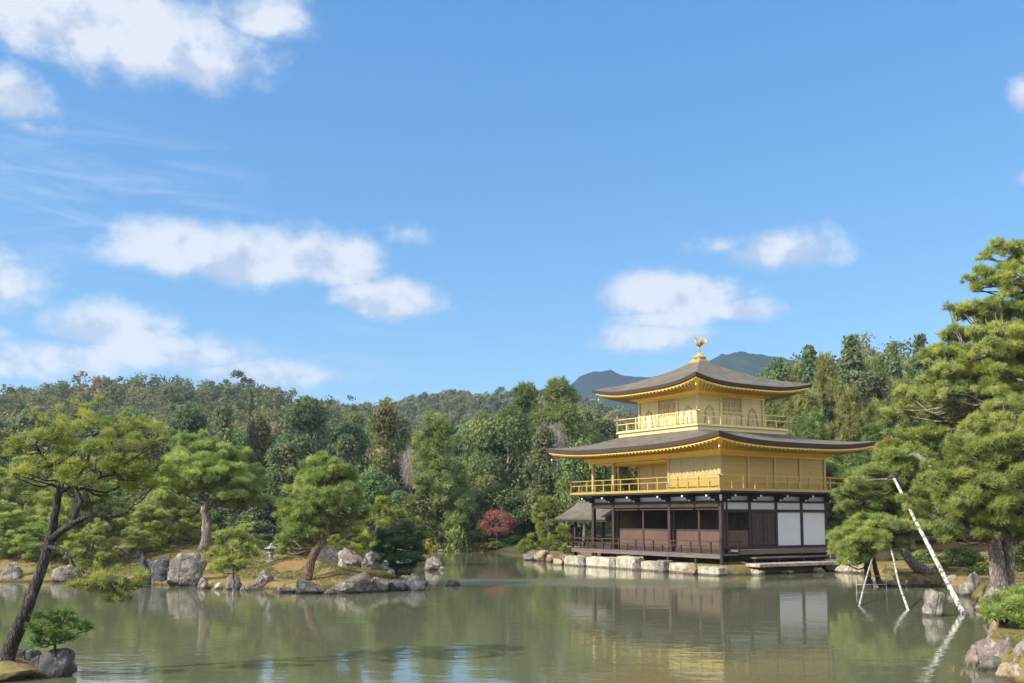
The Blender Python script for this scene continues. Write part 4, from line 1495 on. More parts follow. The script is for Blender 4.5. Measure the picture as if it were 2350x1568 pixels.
# garden pines on the left bank and the island's back
GP = [
    ('garden1', 40, 1050, 210, 58, 'layered green pine at the left border behind the leaning trunk'),
    ('garden2', 150, 1075, 190, 56, 'wide low pine behind the middle of the leaning trunk'),
    ('garden1', 10, 1155, 190, 53, 'low sunlit pine above the leftmost shore rock'),
    ('garden2', 110, 1185, 180, 52, 'spreading low pine over the shore left of the leaning trunk foot'),
    ('garden1', 240, 1110, 170, 57, 'dense green pine right of the forked limb of the leaning pine'),
    ('garden2', 390, 1120, 200, 55, 'bright green broad pine left of the tall-trunked island pine'),
    ('garden1', 330, 1165, 140, 53, 'small pine in front of the bright green broad pine'),
    ('garden2', 215, 1200, 150, 51, 'low pine above the drooping left branch'),
    ('garden1', -90, 1080, 220, 56, 'layered pine just outside the left border'),
    ('yellow', 862, 1137, 120, 62, 'bright yellow green pine behind the dark island-end pine'),
    ('yellow', 925, 1168, 170, 64, 'wide light green pine of thin flat layers near the water gap'),
    ('yellow', 790, 1195, 120, 61, 'low golden green pine behind the back island rocks'),
    ('garden2', 660, 1225, 110, 60, 'small green pine by the foot of the leaning-trunk island pine'),
    ('garden1', 560, 1205, 120, 60, 'small blue green pine left of the stone lantern'),
]
for kind, x, yt, wp, ds, lab in GP:
    put(kind, x, yt, wp, ds, lab, 'clipped pines of the shore garden', 'pine tree', base=(None if ds < 61 else .3))
# shrubs
SHR = [
    ('gold', 985, 1240, 100, 91, 'golden shrub on the far shore above the lone pond rock'),
    ('gold', 1030, 1234, 110, 92, 'yellow green shrub on the far shore left of the shore stones'),
    ('shrub', 1075, 1228, 110, 93, 'green shrub on the far shore below the bushy tree'),
    ('gold', 1120, 1243, 110, 91, 'tan shrub on the far shore left of the white stone'),
    ('shrub', 1192, 1226, 90, 92, 'dark green shrub right of the white stone'),
    ('shrub', 1210, 1235, 50, 80, 'small shrub at the tip of the rocky point'),
    ('gold', 1004, 1250, 90, 90.5, 'tan reed-like shrub at the far water edge, leftmost of the golden ones'),
    ('gold', 1062, 1248, 90, 91, 'golden shrub low at the far water edge beside the pale flat stone'),
    ('shrub', 1150, 1240, 90, 91, 'low green shrub at the foot of the red maple'),
    ('gold', 1092, 1246, 90, 91, 'yellow shrub between the two pale far shore stones'),
    ('shrub', 1055, 1200, 90, 90, 'mid green shrub under the broad layered pine'),
    ('shrub', 1270, 1240, 70, 76, 'shrub at the foot of the light green layered pine'),
    ('shrub', 1960, 1255, 90, 60, 'shrub in the shade behind the right shore pine'),
    ('shrub', 2120, 1262, 90, 54, 'shrub behind the foot of the long white pole'),
    ('shrub', 2200, 1255, 110, 50, 'dark shrub between white pole and big pine trunk'),
    ('gold', 2160, 1290, 70, 48, 'golden brown shrub on the bank under the leaning shore pine'),
    ('shrub', 2350, 1250, 120, 46, 'shrub right of the big pine trunk'),
    ('shrub', 2080, 1270, 90, 58, 'small green shrub behind the leaning shore pine trunk'),
    ('shrub', 2255, 1290, 80, 45, 'low shrub left of the big pine trunk foot'),
    ('shrub', 1305, 1245, 50, 74, 'shrub beside the fishing deck posts'),
]
for kind, x, yt, wp, ds, lab in SHR:
    put(kind, x, yt, wp, ds, lab, 'shrubs round the pond', 'shrub', sink=.05)
# filler wood between the named trees
rf = R_(31)
KL = {'dark1': 'dark round evergreen half hidden in the middle of the wood', 'dark2': 'dark ragged evergreen half hidden in the middle of the wood', 'olive': 'olive brown tree half hidden in the middle of the wood',
      'mid': 'mid green tree half hidden in the middle of the wood', 'pineC': 'green pine half hidden in the middle of the wood', 'pineA': 'tall pine half hidden in the middle of the wood', 'cyp': 'dark cypress half hidden in the middle of the wood', 'pineB': 'spreading pine half hidden in the middle of the wood'}
for ds, lo, hi, step, yl in ((97, -150, 1330, 105, (1060, 1130)), (109, -130, 1330, 112, (1000, 1060)), (128, -160, 1400, 95, (950, 1000)), (143, -150, 1420, 95, (935, 975))):
    x = lo
    while x < hi:
        k = rf.choice(['dark1', 'dark2', 'mid', 'olive', 'dark1', 'pineC' if x > 950 else 'dark2'])
        yt = rf.uniform(*yl) - (8 if x > 1120 and ds > 120 else 0)
        put(k, x + rf.uniform(-30, 30), yt, rf.uniform(115, 165), ds + rf.uniform(-4, 4), KL[k], WOOD, 'tree')
        x += step
for ds, lo, hi, step, yl in ((74, 1880, 2550, 110, (1010, 1080)), (92, 1820, 2600, 105, (900, 960)), (108, 1700, 2600, 100, (850, 885)), (122, 1480, 2620, 100, (830, 860))):
    x = lo
    while x < hi:
        k = rf.choice(['pineA', 'pineB', 'mid', 'pineB', 'pineC', 'olive'])
        yt = rf.uniform(*yl) + (55 if x < 1740 else 0)
        put(k, x + rf.uniform(-25, 25), yt, rf.uniform(150, 220), ds + rf.uniform(-4, 4), KL[k], WOOD, 'tree')
        x += step


# ---- the wood that covers the hills, one mass
def hillside_wood():
    rng = R_(77)
    CV, CF, CT, off = [], [], [], 0
    pts = []
    for _ in range(5200):
        u = rng.uniform(-0.66, .66)
        r = math.sqrt(rng.uniform(146 ** 2, 690 ** 2))
        bx = 1175 + 2285 * u
        th = math.atan(u)
        lim = 425
        if 640 < bx < 1560: lim = 690
        if bx > 1560: lim = 275
        if r > lim: continue
        if bx > 1380 and bx < 1600 and r < 200 and rng.random() < .4: continue
        pts.append((r * math.sin(th), r * math.cos(th), r, bx))
    X_ = np.array([p[0] for p in pts]); Y_ = np.array([p[1] for p in pts])
    Z_ = height(X_, Y_)
    for (x, y, r, bx), z in zip(pts, Z_):
        near = r < 230
        H = rng.uniform(7, 12) if not near else rng.uniform(9, 14)
        R = H * rng.uniform(.28, .42)
        nb, per, s = (10, 60, .40) if near else (8, 46, .50 if r < 450 else .75)
        kind = rng.random()
        base_t = float(np.clip(rng.normal(.40, .16), 0, 1))
        cone = rng.random() < .3
        if rng.random() < .05: H *= 1.25
        for k in range(nb):
            q = rng.uniform(.2, 1)
            prof = (1.1 - q) if cone else math.sin(math.pi * (.1 + .82 * q)) ** .6
            a = rng.uniform(0, 6.283)
            rb = R * rng.uniform(.35, .55)
            rr = max(0, R * prof - rb * .5)
            c = np.array([x + math.cos(a) * rr, y + math.sin(a) * rr, z + q * H - rb * .4])
            d = unit(rng.normal(0, 1, (per, 3)) + np.array([0, -.2, .4]))
            V, Fq = leaf_quads(c + d * rb * rng.uniform(.35, 1.25, (per, 1)) * np.array([1, 1, .8]), d, s, rng, .6, .8)
            CV.append(V); CF.append(Fq + off); off += len(V)
            CT.append(np.repeat(base_t + rng.normal(0, .05) + rng.normal(0, .06, per), 4))
    m_, t, o = mat('hillside wood in early autumn')
    att = t.n('ShaderNodeAttribute', attribute_name='tint')
    geo = t.n('ShaderNodeNewGeometry')
    n = t.noise(geo.outputs['Position'], .02, 3)
    col = t.ramp(att.outputs['Fac'], [(.0, (.075, .095, .042)), (.3, (.125, .15, .058)), (.5, (.18, .19, .075)), (.68, (.23, .215, .095)), (.84, (.29, .22, .10)), (1.0, (.34, .22, .11))])
    col = t.mix(t.m('MULTIPLY', t.smooth(n, .45, .65), .35), col, (.075, .105, .06))
    p = t.n('ShaderNodeBsdfPrincipled', ins={'Base Color': col, 'Roughness': .8, 'Specular IOR Level': .1})
    tr = t.n('ShaderNodeBsdfTranslucent', ins={'Color': col})
    mx = t.n('ShaderNodeMixShader', ins={0: .42, 1: p.outputs[0], 2: tr.outputs[0]})
    t.link(mx.outputs[0], o.inputs[0])
    g = np_mesh('hillside_wood', np.concatenate(CV), [np.concatenate(CF)], m_, None, np.clip(np.concatenate(CT), 0, 1))
    tag(g, 'dense mixed wood in early autumn covering the hills behind', 'wood', kind='stuff')


hillside_wood()
# ------------------------------------------------------------------ rocks
def ico(sub):
    bm_ = bmesh.new()
    bmesh.ops.create_icosphere(bm_, subdivisions=sub, radius=1)
    V = np.array([v.co[:] for v in bm_.verts])
    Fq = np.array([[v.index for v in f.verts] for f in bm_.faces])
    bm_.free()
    return V, Fq


ICO = {3: ico(3), 4: ico(4)}


def rock_mesh(name, w_, d_, h_, material, seed, boxy=.5, sub=4, rough=.07):
    rng = R_(seed)
    D, Fq = ICO[sub]
    k = 13
    n = unit(rng.normal(0, 1, (k, 3)))
    if boxy > .6:
        n[:5] = unit(np.array([[1, 0, .1], [-1, 0, .1], [0, -1, .12], [0, 1, 0], [0, 0, 1]]) + rng.normal(0, .12, (5, 3)))
    hk = rng.uniform(.62, 1.0, k)
    q = np.maximum(D @ n.T, 1e-3) / hk
    p = 15.0
    r = (q ** p).sum(1) ** (-1 / p)
    r = np.minimum(r, 1.25)
    nz = np.array([mnoise.fractal(Vector(v * 2.1) + Vector((seed * 1.7, 0, 0)), .9, 2.1, 4) for v in D])
    nz2 = np.array([mnoise.noise(Vector(v * 7) + Vector((0, seed * 2.3, 0))) for v in D])
    V = D * (r * (1 + nz * .17 + nz2 * rough))[:, None]
    lo, hi = V.min(0), V.max(0)
    V = (V - (lo + hi) / 2) / (hi - lo)
    V = V * np.array([w_, d_, h_])
    V[:, 2] += h_ / 2
    o = np_mesh(name, V, [Fq], material, smooth=True)
    at_ = o.modifiers.new('edge', 'EDGE_SPLIT')
    at_.split_angle = math.radians(38)
    return o


NROCK = [100]


def ground_hit(x, y):
    """where the sight line through (x, y) meets the land"""
    d = ray(x, y)
    d = d / d.y
    s = np.arange(14, 90, .1)
    h_ = height(d.x * s, s)
    zz = EYE + d.z * s
    k = int(np.argmax(zz < np.maximum(h_, 0)))
    return Vector((d.x * s[k], s[k], zz[k]))


def rock(x, yb, w, yt, material, label, group, depth_f=.85, name='rock', zb=0.0, boxy=.4, cat='rock', rot=None, sink=.3):
    """a rock whose front foot shows at (x, yb) and whose top shows at yt in the 2350-wide view"""
    NROCK[0] += 1
    f = onz(x, yb, zb)
    if zb > .2:
        g_ = ground_hit(x, yb)
        f = g_ if abs(g_.y - f.y) < 4 else f
        zb = hz(f.x, f.y)
    wd = w * PX * f.y
    dp = wd * depth_f
    c = f + Vector((f.x, f.y, 0)).normalized() * dp * .42
    top = at(x, yt, c.y).z
    h = max(top - zb, .1) + sink
    o = rock_mesh(name, wd * 1.04, dp, h, M[material], NROCK[0], boxy)
    o.location = (c.x, c.y, zb - sink)
    o.rotation_euler = (0, 0, RNG.normal(0, .15) if rot is None else rot)
    tag(o, label, cat, group)
    return o


GI = 'rocks edging the island'
ROCKS = [
    # x, y foot, width, y top, material, label, group
    (30, 1335, 54, 1288, 'rock', 'grey pointed rock on the left shore, leftmost of all', GI),
    (92, 1334, 34, 1318, 'rock_dark', 'low dark rock half hidden behind the leaning trunk', GI),
    (152, 1336, 64, 1294, 'rock', 'grey rounded rock just right of the leaning trunk', GI),
    (205, 1336, 44, 1312, 'rock', 'grey rock behind the drooping left branch', GI),
    (270, 1341, 50, 1322, 'rock_dark', 'low shaded rock right of the drooping left branch', GI),
    (362, 1342, 80, 1278, 'rock_dark', 'big nearly black boulder beside the tall lichen grey boulder', GI),
    (428, 1346, 84, 1264, 'rock', 'tallest lichen grey boulder on the island front', GI),
    (467, 1352, 34, 1324, 'rock_mauve', 'small upright mauve rock at the foot of the tall grey boulder', GI),
    (500, 1353, 30, 1338, 'rock_pale', 'small pale stone between the upright rocks of the island front', GI),
    (535, 1354, 38, 1316, 'rock', 'upright grey block below the small sapling pine', GI),
    (572, 1356, 42, 1340, 'rock', 'flat low stone right of the upright grey block', GI),
    (607, 1350, 40, 1309, 'rock_mauve', 'pinkish grey upright stone on the middle island front', GI),
    (648, 1360, 66, 1344, 'rock_mauve', 'long low stone lying on the waterline of the middle island front', GI),
    (712, 1363, 74, 1327, 'rock', 'spotted round boulder below the leaning-trunk island pine', GI),
    (759, 1366, 28, 1350, 'rock_mauve', 'small stone wedged between the two big front boulders', GI),
    (806, 1363, 94, 1314, 'rock', 'wide spotted boulder with rust stain right of the round one', GI),
    (868, 1359, 50, 1324, 'rock', 'grey rock right of the wide spotted boulder', GI),
    (908, 1357, 44, 1328, 'rock_dark', 'dark low rock near the right end of the island', GI),
    (951, 1356, 62, 1316, 'rock_dark', 'dark rounded boulder at the right tip of the island', GI),
]
for x, yb, w, yt, m_, lab, g in ROCKS:
    rock(x, yb, w, yt, m_, lab, g)
GB = 'rocks standing on the island lawn'
for x, yb, w, yt, m_, lab, zb in [
    (297, 1284, 46, 1254, 'rock', 'grey upright rock standing on the lawn behind the dark boulder', 1.0),
    (335, 1300, 34, 1262, 'rock_dark', 'small dark upright rock next to the grey upright lawn rock', .9),
    (755, 1290, 54, 1252, 'rock', 'grey rock behind the trunk of the leaning-trunk island pine', .75),
    (809, 1297, 64, 1256, 'rock_mauve', 'broad brownish boulder at the back of the island', .7),
    (785, 1302, 26, 1282, 'rock_pale', 'small pale stone in front of the broad brownish boulder', .7),
    (851, 1302, 42, 1264, 'rock', 'pointed grey rock right of the broad brownish boulder', .6),
    (882, 1310, 50, 1280, 'rock', 'grey rock left of the dark island-end pine trunk', .5),
    (920, 1320, 66, 1276, 'rock_dark', 'dark boulder under the dark island-end pine', .4),
]:
    rock(x, yb, w, yt, m_, lab, GB, zb=zb, sink=.35)
# lone rocks in the pond
rock(994, 1309, 38, 1277, 'rock', 'lone pointed grey rock standing in the pond right of the island', 'lone rocks in the pond')
rock(1040, 1346, 40, 1330, 'rock_dark', 'small round black rock alone in the open water', 'lone rocks in the pond')
rock(1012, 1309, 14, 1299, 'rock_pale', 'small pale stone touching the lone pointed pond rock', 'lone rocks in the pond')
rock(2147, 1415, 54, 1352, 'rock', 'upright lichen speckled rock in the water left of the long white pole', 'lone rocks in the pond', .8, boxy=.7, rot=.05)
# far shore
GF = 'stones on the far shore'
for x, yb, w, yt, m_, lab in [
    (1058, 1266, 28, 1258, 'rock_pale', 'pale flat stone on the far shore above the lone pond rock'),
    (1098, 1265, 26, 1256, 'rock_pale', 'pale stone on the far shore left of the red maple'),
    (1133, 1265, 22, 1259, 'rock_tan', 'small tan stone on the far shore below the red maple'),
    (1163, 1262, 22, 1240, 'rock_pale', 'upright white stone on the far shore below the red maple'),
    (1014, 1266, 24, 1259, 'rock', 'grey stone at the far shore right behind the lone pond rock'),
    (1218, 1286, 36, 1268, 'rock', 'grey rock at the tip of the rocky point left of the pavilion'),
    (1244, 1288, 42, 1262, 'rock_tan', 'tan rock on the rocky point under the light green pine'),
    (1270, 1290, 36, 1270, 'rock_tan', 'brown rock between rocky point and fishing deck'),
    (1296, 1291, 32, 1272, 'rock', 'grey rock under the end of the fishing deck'),
]:
    rock(x, yb, w, yt, m_, lab, GF, sink=.25)

# the stone edge that carries the pavilion: pale slabs and grey boulders in turn
GP_ = 'stones carrying the pavilion front'


def slab_mesh(name, w_, d_, h_, material, seed):
    """roughly squared slab with worn edges"""
    D, Fq = ICO[4]
    p = 11.0
    r = (np.abs(D) ** p).sum(1) ** (-1 / p)
    V = D * r[:, None]
    nz = np.array([mnoise.fractal(Vector(v * 1.7) + Vector((seed * 1.7, 0, 0)), .9, 2.1, 4) for v in V])
    V = V * (1 + nz * .085)[:, None]
    V = V / 2 * np.array([w_, d_, h_])
    V[:, 2] += h_ / 2
    o = np_mesh(name, V, [Fq], material, smooth=True)
    e = o.modifiers.new('edge', 'EDGE_SPLIT')
    e.split_angle = math.radians(34)
    return o


def edge_stone(u0, u1, material, label, zt=.74, out=.0, boxy=.8, south=True, h_front=None):
    NROCK[0] += 1
    wd = u1 - u0
    dp = .85
    zt += RNG.normal(-.09, .06)
    o = (slab_mesh if boxy > .6 else rock_mesh)('edge_stone', wd, dp, zt + .35, M[material], NROCK[0])
    p = L2W(-(u0 + u1) / 2, -1.55 - out - (0 if boxy > .6 else .3) + RNG.normal(0, .06)) if south else L2W(1.85 + out, (u0 + u1) / 2)
    o.location = (p.x, p.y, -.35)
    o.rotation_euler = (0, 0, -math.radians(57.6) + (0 if south else math.pi / 2) + RNG.normal(0, .03))
    tag(o, label, 'stone', GP_)
    return o


# u measured west from the south-east corner
us = [(-1.9, -.35, 'rock_pale', 'pale slab at the south east corner of the pavilion', .55, .25), (-.45, .75, 'rock_tan', 'large tan boulder next to the corner post of the pavilion', .78, .2),
      (.7, 2.3, 'rock_pale', 'pale slab second from the pavilion corner post', .72, 0), (2.25, 3.1, 'rock', 'round grey boulder between the second and third pale slabs', .70, .25),
      (3.05, 4.6, 'rock_pale', 'pale slab third from the pavilion corner post', .70, 0), (4.5, 5.2, 'rock_mauve', 'small reddish boulder in the middle of the pavilion front', .62, .2),
      (5.1, 6.9, 'rock_pale', 'pale slab in the middle of the pavilion front', .72, 0), (6.8, 7.45, 'rock', 'grey boulder west of the middle pale slab', .70, .15),
      (7.4, 10.1, 'rock_pale', 'longest pale slab of the pavilion front', .74, 0), (10.0, 10.6, 'rock', 'grey boulder west of the longest pale slab', .66, .15),
      (10.5, 12.1, 'rock_pale', 'westernmost pale slab of the pavilion front', .70, 0), (12.0, 13.4, 'rock_tan', 'tan boulder under the west end of the veranda', .62, 0)]
for u0, u1, m_, lab, zt, out_ in us:
    edge_stone(u0, u1, m_, lab, zt, out_, .8 if 'slab' in lab else .4)
rock(1585, 1314, 24, 1304, 'rock_dark', 'small dark stone in the water before the pavilion front', GP_, sink=.2)
# east side: landing slab on stones
ls = MB()
ls.box(1.55, 2.55, .2, 6.9, .40, .58)
LS = soft(ls.build('landing_slab', M['rock_pale']), .03, 2)
LS.location = L2W(0, 0)
LS.rotation_euler = (0, 0, -math.radians(57.6))
tag(LS, 'long pale stone landing laid over the water along the east side', 'landing')
for v, w_, m_, lab, zt in [(.2, .8, 'rock_pale', 'pale stone under the near end of the long landing', .42), (2.6, .9, 'rock', 'grey stone under the middle of the long landing', .38), (5.1, 1.1, 'rock', 'wide grey stone under the far half of the long landing', .38)]:
    edge_stone(v - w_ / 2, v + w_ / 2, m_, lab, zt, .45, .3, False)
edge_stone(6.7, 8.0, 'rock', 'big pale grey boulder at the far end of the long landing', 1.02, .35, .3, False)
GR = 'rocks along the right shore'
for x, yb, w, yt, m_, lab, zb in [
    (1908, 1312, 44, 1283, 'rock_mauve', 'block of the low stone edge right of the landing boulder', 0),
    (1940, 1314, 42, 1285, 'rock_pale', 'pale block of the low stone edge left of the dark twin trunk', 0),
    (1974, 1316, 38, 1290, 'rock_tan', 'tan block of the low stone edge beside the dark twin trunk', 0),
    (2050, 1346, 52, 1330, 'rock_mauve', 'flat mauve rock at the water right of the thin metal frame', 0),
    (2008, 1338, 30, 1322, 'rock', 'small grey rock inside the thin metal frame', 0),
    (2106, 1345, 60, 1318, 'rock_tan', 'brown earth coloured rock at the leaning shore pine foot', 0),
    (2186, 1338, 34, 1318, 'rock_pale', 'white rock behind the middle of the long white pole', .25),
    (2232, 1362, 42, 1312, 'rock', 'mossy grey rock right of the long white pole', .1),
    (2212, 1368, 40, 1340, 'rock', 'grey shore rock between the long white pole and the mossy rock', 0),
    (2245, 1392, 40, 1368, 'rock_dark', 'dark shore rock in front of the mossy grey rock', 0),
    (2290, 1372, 60, 1345, 'rock', 'flat grey stone under the big pine trunk', .55),
    (2258, 1402, 36, 1386, 'rock_tan', 'small pale rock left of the grassy right shrub', 0),
    (2292, 1470, 52, 1420, 'rock_tan', 'pointed tan rock below the grassy right shrub', .1),
    (2264, 1532, 100, 1462, 'rock_mauve', 'big mauve boulder at the lower right water edge', 0),
    (2322, 1522, 74, 1464, 'rock_mauve', 'mauve boulder right of the big mauve boulder', .15),
    (2278, 1543, 70, 1506, 'rock', 'low grey rock in front of the big mauve boulder', 0),
    (2322, 1564, 76, 1518, 'rock_tan', 'sunlit yellowish boulder in the lower right corner', 0),
    (2355, 1530, 50, 1466, 'rock', 'grey boulder cut by the right border', .2),
]:
    rock(x, yb, w, yt, m_, lab, GR, zb=zb)
# islet rocks, lower left
GL = 'rocks of the small islet with the leaning pine'
for x, yb, w, yt, m_, lab, zb in [
    (55, 1538, 66, 1488, 'rock_dark', 'dark rock at the foot of the leaning trunk', .05),
    (128, 1556, 76, 1486, 'rock_dark', 'large dark boulder at the right end of the islet', 0),
    (92, 1548, 50, 1500, 'rock_dark', 'dark rock between trunk foot and large islet boulder', .05),
]:
    rock(x, yb, w, yt, m_, lab, GL, zb=zb, boxy=.7)
ip = onz(40, 1567)
NROCK[0] += 1
im_ = rock_mesh('islet', 3.6, 2.4, .95, None, 500, .2)
im_.data.materials.append(GROUND.data.materials[0])
im_.location = (ip.x - .95, ip.y + 1.05, -.52)
tag(im_, 'small mossy islet in the lower left corner of the pond', kind='structure')

# ------------------------------------------------------------------ stone lantern
lp = onz(622, 1268, 1.35)
lz = hz(lp.x, lp.y)
LT = empty('stone_lantern', 'small grey stone lantern standing on the island lawn', 'lantern', (lp.x, lp.y, lz - .05))
LT.scale = (.76, .76, .76)
soft(MB().lathe([(.30, 0), (.30, .08), (.20, .16), (.18, .20)], 6).build('base', M['lantern'], LT), .02)
MB().lathe([(.15, .20), (.13, .30), (.125, .42), (.15, .50)], 12).build('shaft', M['lantern'], LT, True)
soft(MB().lathe([(.16, .50), (.30, .58), (.30, .64), (.20, .66)], 6).build('platform', M['lantern'], LT), .015)
fb = MB()
for k in range(4):
    a = math.pi / 2 * k + math.pi / 4
    fb.box(.15 * math.cos(a) * 1.1 - .05, .15 * math.cos(a) * 1.1 + .05, .15 * math.sin(a) * 1.1 - .05, .15 * math.sin(a) * 1.1 + .05, .655, .84)
fb.box(-.09, .09, -.09, .09, .66, .83)
fb.build('fire_box', M['lantern'], LT)
soft(MB().lathe([(.20, .84), (.46, .87), (.42, .93), (.22, 1.02), (.10, 1.06)], 6).build('cap', M['lantern'], LT), .02)
MB().lathe([(.06, 1.06), (.10, 1.10), (.09, 1.16), (.015, 1.23)], 10).build('finial', M['lantern'], LT, True)
# ------------------------------------------------------------------ the pines one sees from near
def V3(x, y, d): return at(x, y, d)


def pads_from(lst, rng, kx=1.0):
    """(x, y, half width px, depth, half height px) -> world pads"""
    out_ = []
    for it in lst:
        x, y, hw, d, hh = it[:5]
        c = at(x, y, d)
        s = PX * d
        tn = it[5] if len(it) > 5 else 0
        out_.append((c, hw * s * kx, hw * s * .85, hh * s, tn))
        for _ in range(2):
            o2 = Vector((rng.uniform(-.95, .95) * hw * s, rng.uniform(-.7, .5) * hw * s, rng.uniform(-.9, .9) * hh * s))
            k2 = rng.uniform(.38, .6)
            out_.append((c + o2, hw * s * k2, hw * s * k2 * .85, hh * s * rng.uniform(.6, .9), tn + rng.normal(0, .08)))
    return out_


rg = R_(201)
D0 = 19.6
base = V3(8, 1530, D0); 
pine('leaning_pine', 'dark trunked pine leaning over the water from the small islet, its crown yellowing', base,
     [([V3(2, 1540, D0), V3(38, 1450, D0), V3(72, 1370, D0 + .1), V3(103, 1280, D0 + .2), V3(121, 1205, D0 + .3), V3(133, 1140, D0 + .3), V3(146, 1092, D0 + .4)], .155, .05)],
     pads_from([
         (235, 968, 88, D0 + .6, 34, .12), (165, 985, 62, D0 + .2, 30, .1), (305, 985, 66, D0 + .3, 28, .05), (100, 1008, 72, D0 + .1, 28, .12), (350, 1022, 40, D0, 18),
         (260, 1015, 80, D0 - .4, 24, .0), (180, 1022, 60, D0 + .8, 22), (52, 1030, 40, D0 + .4, 18), (310, 1045, 55, D0 + .7, 18),
         (215, 1068, 84, D0 - .1, 20, .18), (130, 1070, 60, D0 + .5, 20, .15), (290, 1078, 60, D0 + .2, 16, .12), (70, 1082, 34, D0, 15, .3), (350, 1108, 62, D0 + .5, 16, .05), (265, 1112, 55, D0 + .9, 15), (180, 1095, 55, D0 - .5, 15),
         (225, 1318, 50, D0 - .1, 22, .12), (280, 1325, 52, D0 - .2, 22, .05), (305, 1345, 34, D0 + .2, 14), (200, 1338, 28, D0, 12, .2), (250, 1352, 45, D0 + .3, 14), (278, 1372, 28, D0 + .1, 8, -.3),
     ], rg), M['pine_lean'], M['bark_dark'], rg, L=.105, wd=.0100, nn=11, dens=135, twig=.007, limb_r=.028, seg=12, from_frac=.55,
     limbs=[([V3(121, 1235, D0 + .25), V3(150, 1212, D0), V3(180, 1195, D0 - .2), V3(210, 1182, D0 - .2), V3(250, 1186, D0 - .1), V3(292, 1176, D0)], .075, .018),
            ([V3(168, 1202, D0), V3(176, 1172, D0), V3(186, 1150, D0 + .1), V3(174, 1126, D0 + .2), V3(178, 1098, D0 + .3), V3(200, 1060, D0 + .3), V3(215, 1000, D0 + .4)], .06, .02),
            ([V3(138, 1130, D0 + .3), V3(165, 1115, D0 + .2), V3(205, 1100, D0), V3(260, 1090, D0 + .1)], .045, .018),
            ([V3(146, 1095, D0 + .4), V3(130, 1070, D0 + .4), V3(100, 1050, D0 + .3), V3(82, 1020, D0 + .2)], .045, .016),
            ([V3(112, 1255, D0 + .2), V3(138, 1260, D0 + .1), V3(158, 1275, D0), V3(172, 1300, D0), V3(205, 1318, D0), V3(250, 1335, D0)], .045, .015),
            ([V3(150, 1268, D0), V3(180, 1285, D0 - .2), V3(200, 1282, D0 - .2)], .02, .008)])
rg = R_(202)
b = onz(128, 1500, .45)
bd_ = b.y
pine('islet_shrub', 'thin leaved little bush growing among the dark islet rocks', b,
     [([V3(125, 1505, bd_), V3(128, 1470, bd_), V3(134, 1440, bd_)], .03, .012)],
     pads_from([(130, 1425, 46, bd_, 18), (95, 1448, 34, bd_ - .1, 14), (165, 1435, 34, bd_, 14), (120, 1462, 40, bd_ + .1, 14), (85, 1470, 22, bd_, 10, .1), (155, 1462, 28, bd_ - .1, 12), (140, 1408, 26, bd_, 8)], rg),
     M['shrub'], M['bark_dark'], rg, L=.085, wd=.018, nn=6, dens=260, twig=.006, limb_r=.012, cat='bush', from_frac=.2)

# --- island
rg = R_(203)
D1 = onz(702, 1302, .9).y
b = onz(702, 1302, .9); b.z = hz(b.x, b.y) - .08
pine('island_pine', 'full green pine with a reddish trunk leaning right in the middle of the island', b,
     [([b, V3(722, 1268, D1), V3(742, 1235, D1), V3(752, 1205, D1), V3(757, 1165, D1 + .2), V3(748, 1120, D1 + .2), V3(748, 1060, D1 + .2)], .21, .06)],
     pads_from([(745, 1058, 42, D1, 22, .1), (700, 1078, 40, D1 + .3, 20), (785, 1085, 38, D1 + .3, 20), (740, 1095, 60, D1 - .7, 24, .05), (690, 1118, 46, D1, 22), (800, 1120, 38, D1 + .6, 22),
                (745, 1135, 60, D1 - 1.0, 24), (680, 1158, 44, D1 + .2, 22, .05), (810, 1150, 36, D1, 20), (765, 1162, 54, D1 - .9, 22), (665, 1195, 34, D1 + .3, 18, .06), (705, 1180, 48, D1 - .7, 20), (800, 1190, 44, D1 + .4, 16, .05),
                (670, 1225, 34, D1 + .2, 18), (700, 1245, 30, D1 + .6, 18), (660, 1255, 20, D1 + .4, 14), (690, 1210, 42, D1 - .3, 18), (775, 1215, 30, D1 + .6, 12, .1), (725, 1140, 50, D1 + 1.2, 24), (770, 1110, 50, D1 + 1.2, 24)], rg),
     M['pine_near'], M['bark_red'], rg, L=.17, wd=.019, nn=10, dens=145, limb_r=.045)
rg = R_(204)
D2 = onz(475, 1258, 1.5).y
b = onz(475, 1258, 1.5); b.z = hz(b.x, b.y) - .1
pine('island_pine', 'tall grey trunked umbrella shaped pine on the left half of the island', b,
     [([V3(472, 1262, D2), V3(475, 1225, D2), V3(474, 1190, D2), V3(470, 1165, D2), V3(490, 1140, D2), V3(505, 1110, D2), V3(490, 1060, D2)], .32, .08)],
     pads_from([(480, 1030, 62, D2, 22, .05), (430, 1042, 48, D2 + .3, 20), (535, 1045, 46, D2 + .4, 20), (470, 1065, 80, D2 - 1, 22), (405, 1078, 40, D2, 18), (545, 1085, 52, D2 + .2, 20), (500, 1092, 70, D2 - 1.1, 20, .08),
                (425, 1100, 56, D2 - .3, 18), (560, 1120, 44, D2 + .3, 17), (500, 1125, 60, D2 - .8, 16), (420, 1128, 40, D2 + .4, 16), (455, 1105, 60, D2 + 1.3, 20), (530, 1065, 60, D2 + 1.3, 22), (590, 1150, 34, D2 + .6, 10), (560, 1155, 44, D2 + .8, 9)], rg),
     M['pine_near'], M['bark'], rg, L=.18, wd=.021, nn=10, dens=135, limb_r=.05)
rg = R_(205)
b = onz(538, 1322, .75); b.z = hz(b.x, b.y) - .05
D3 = b.y
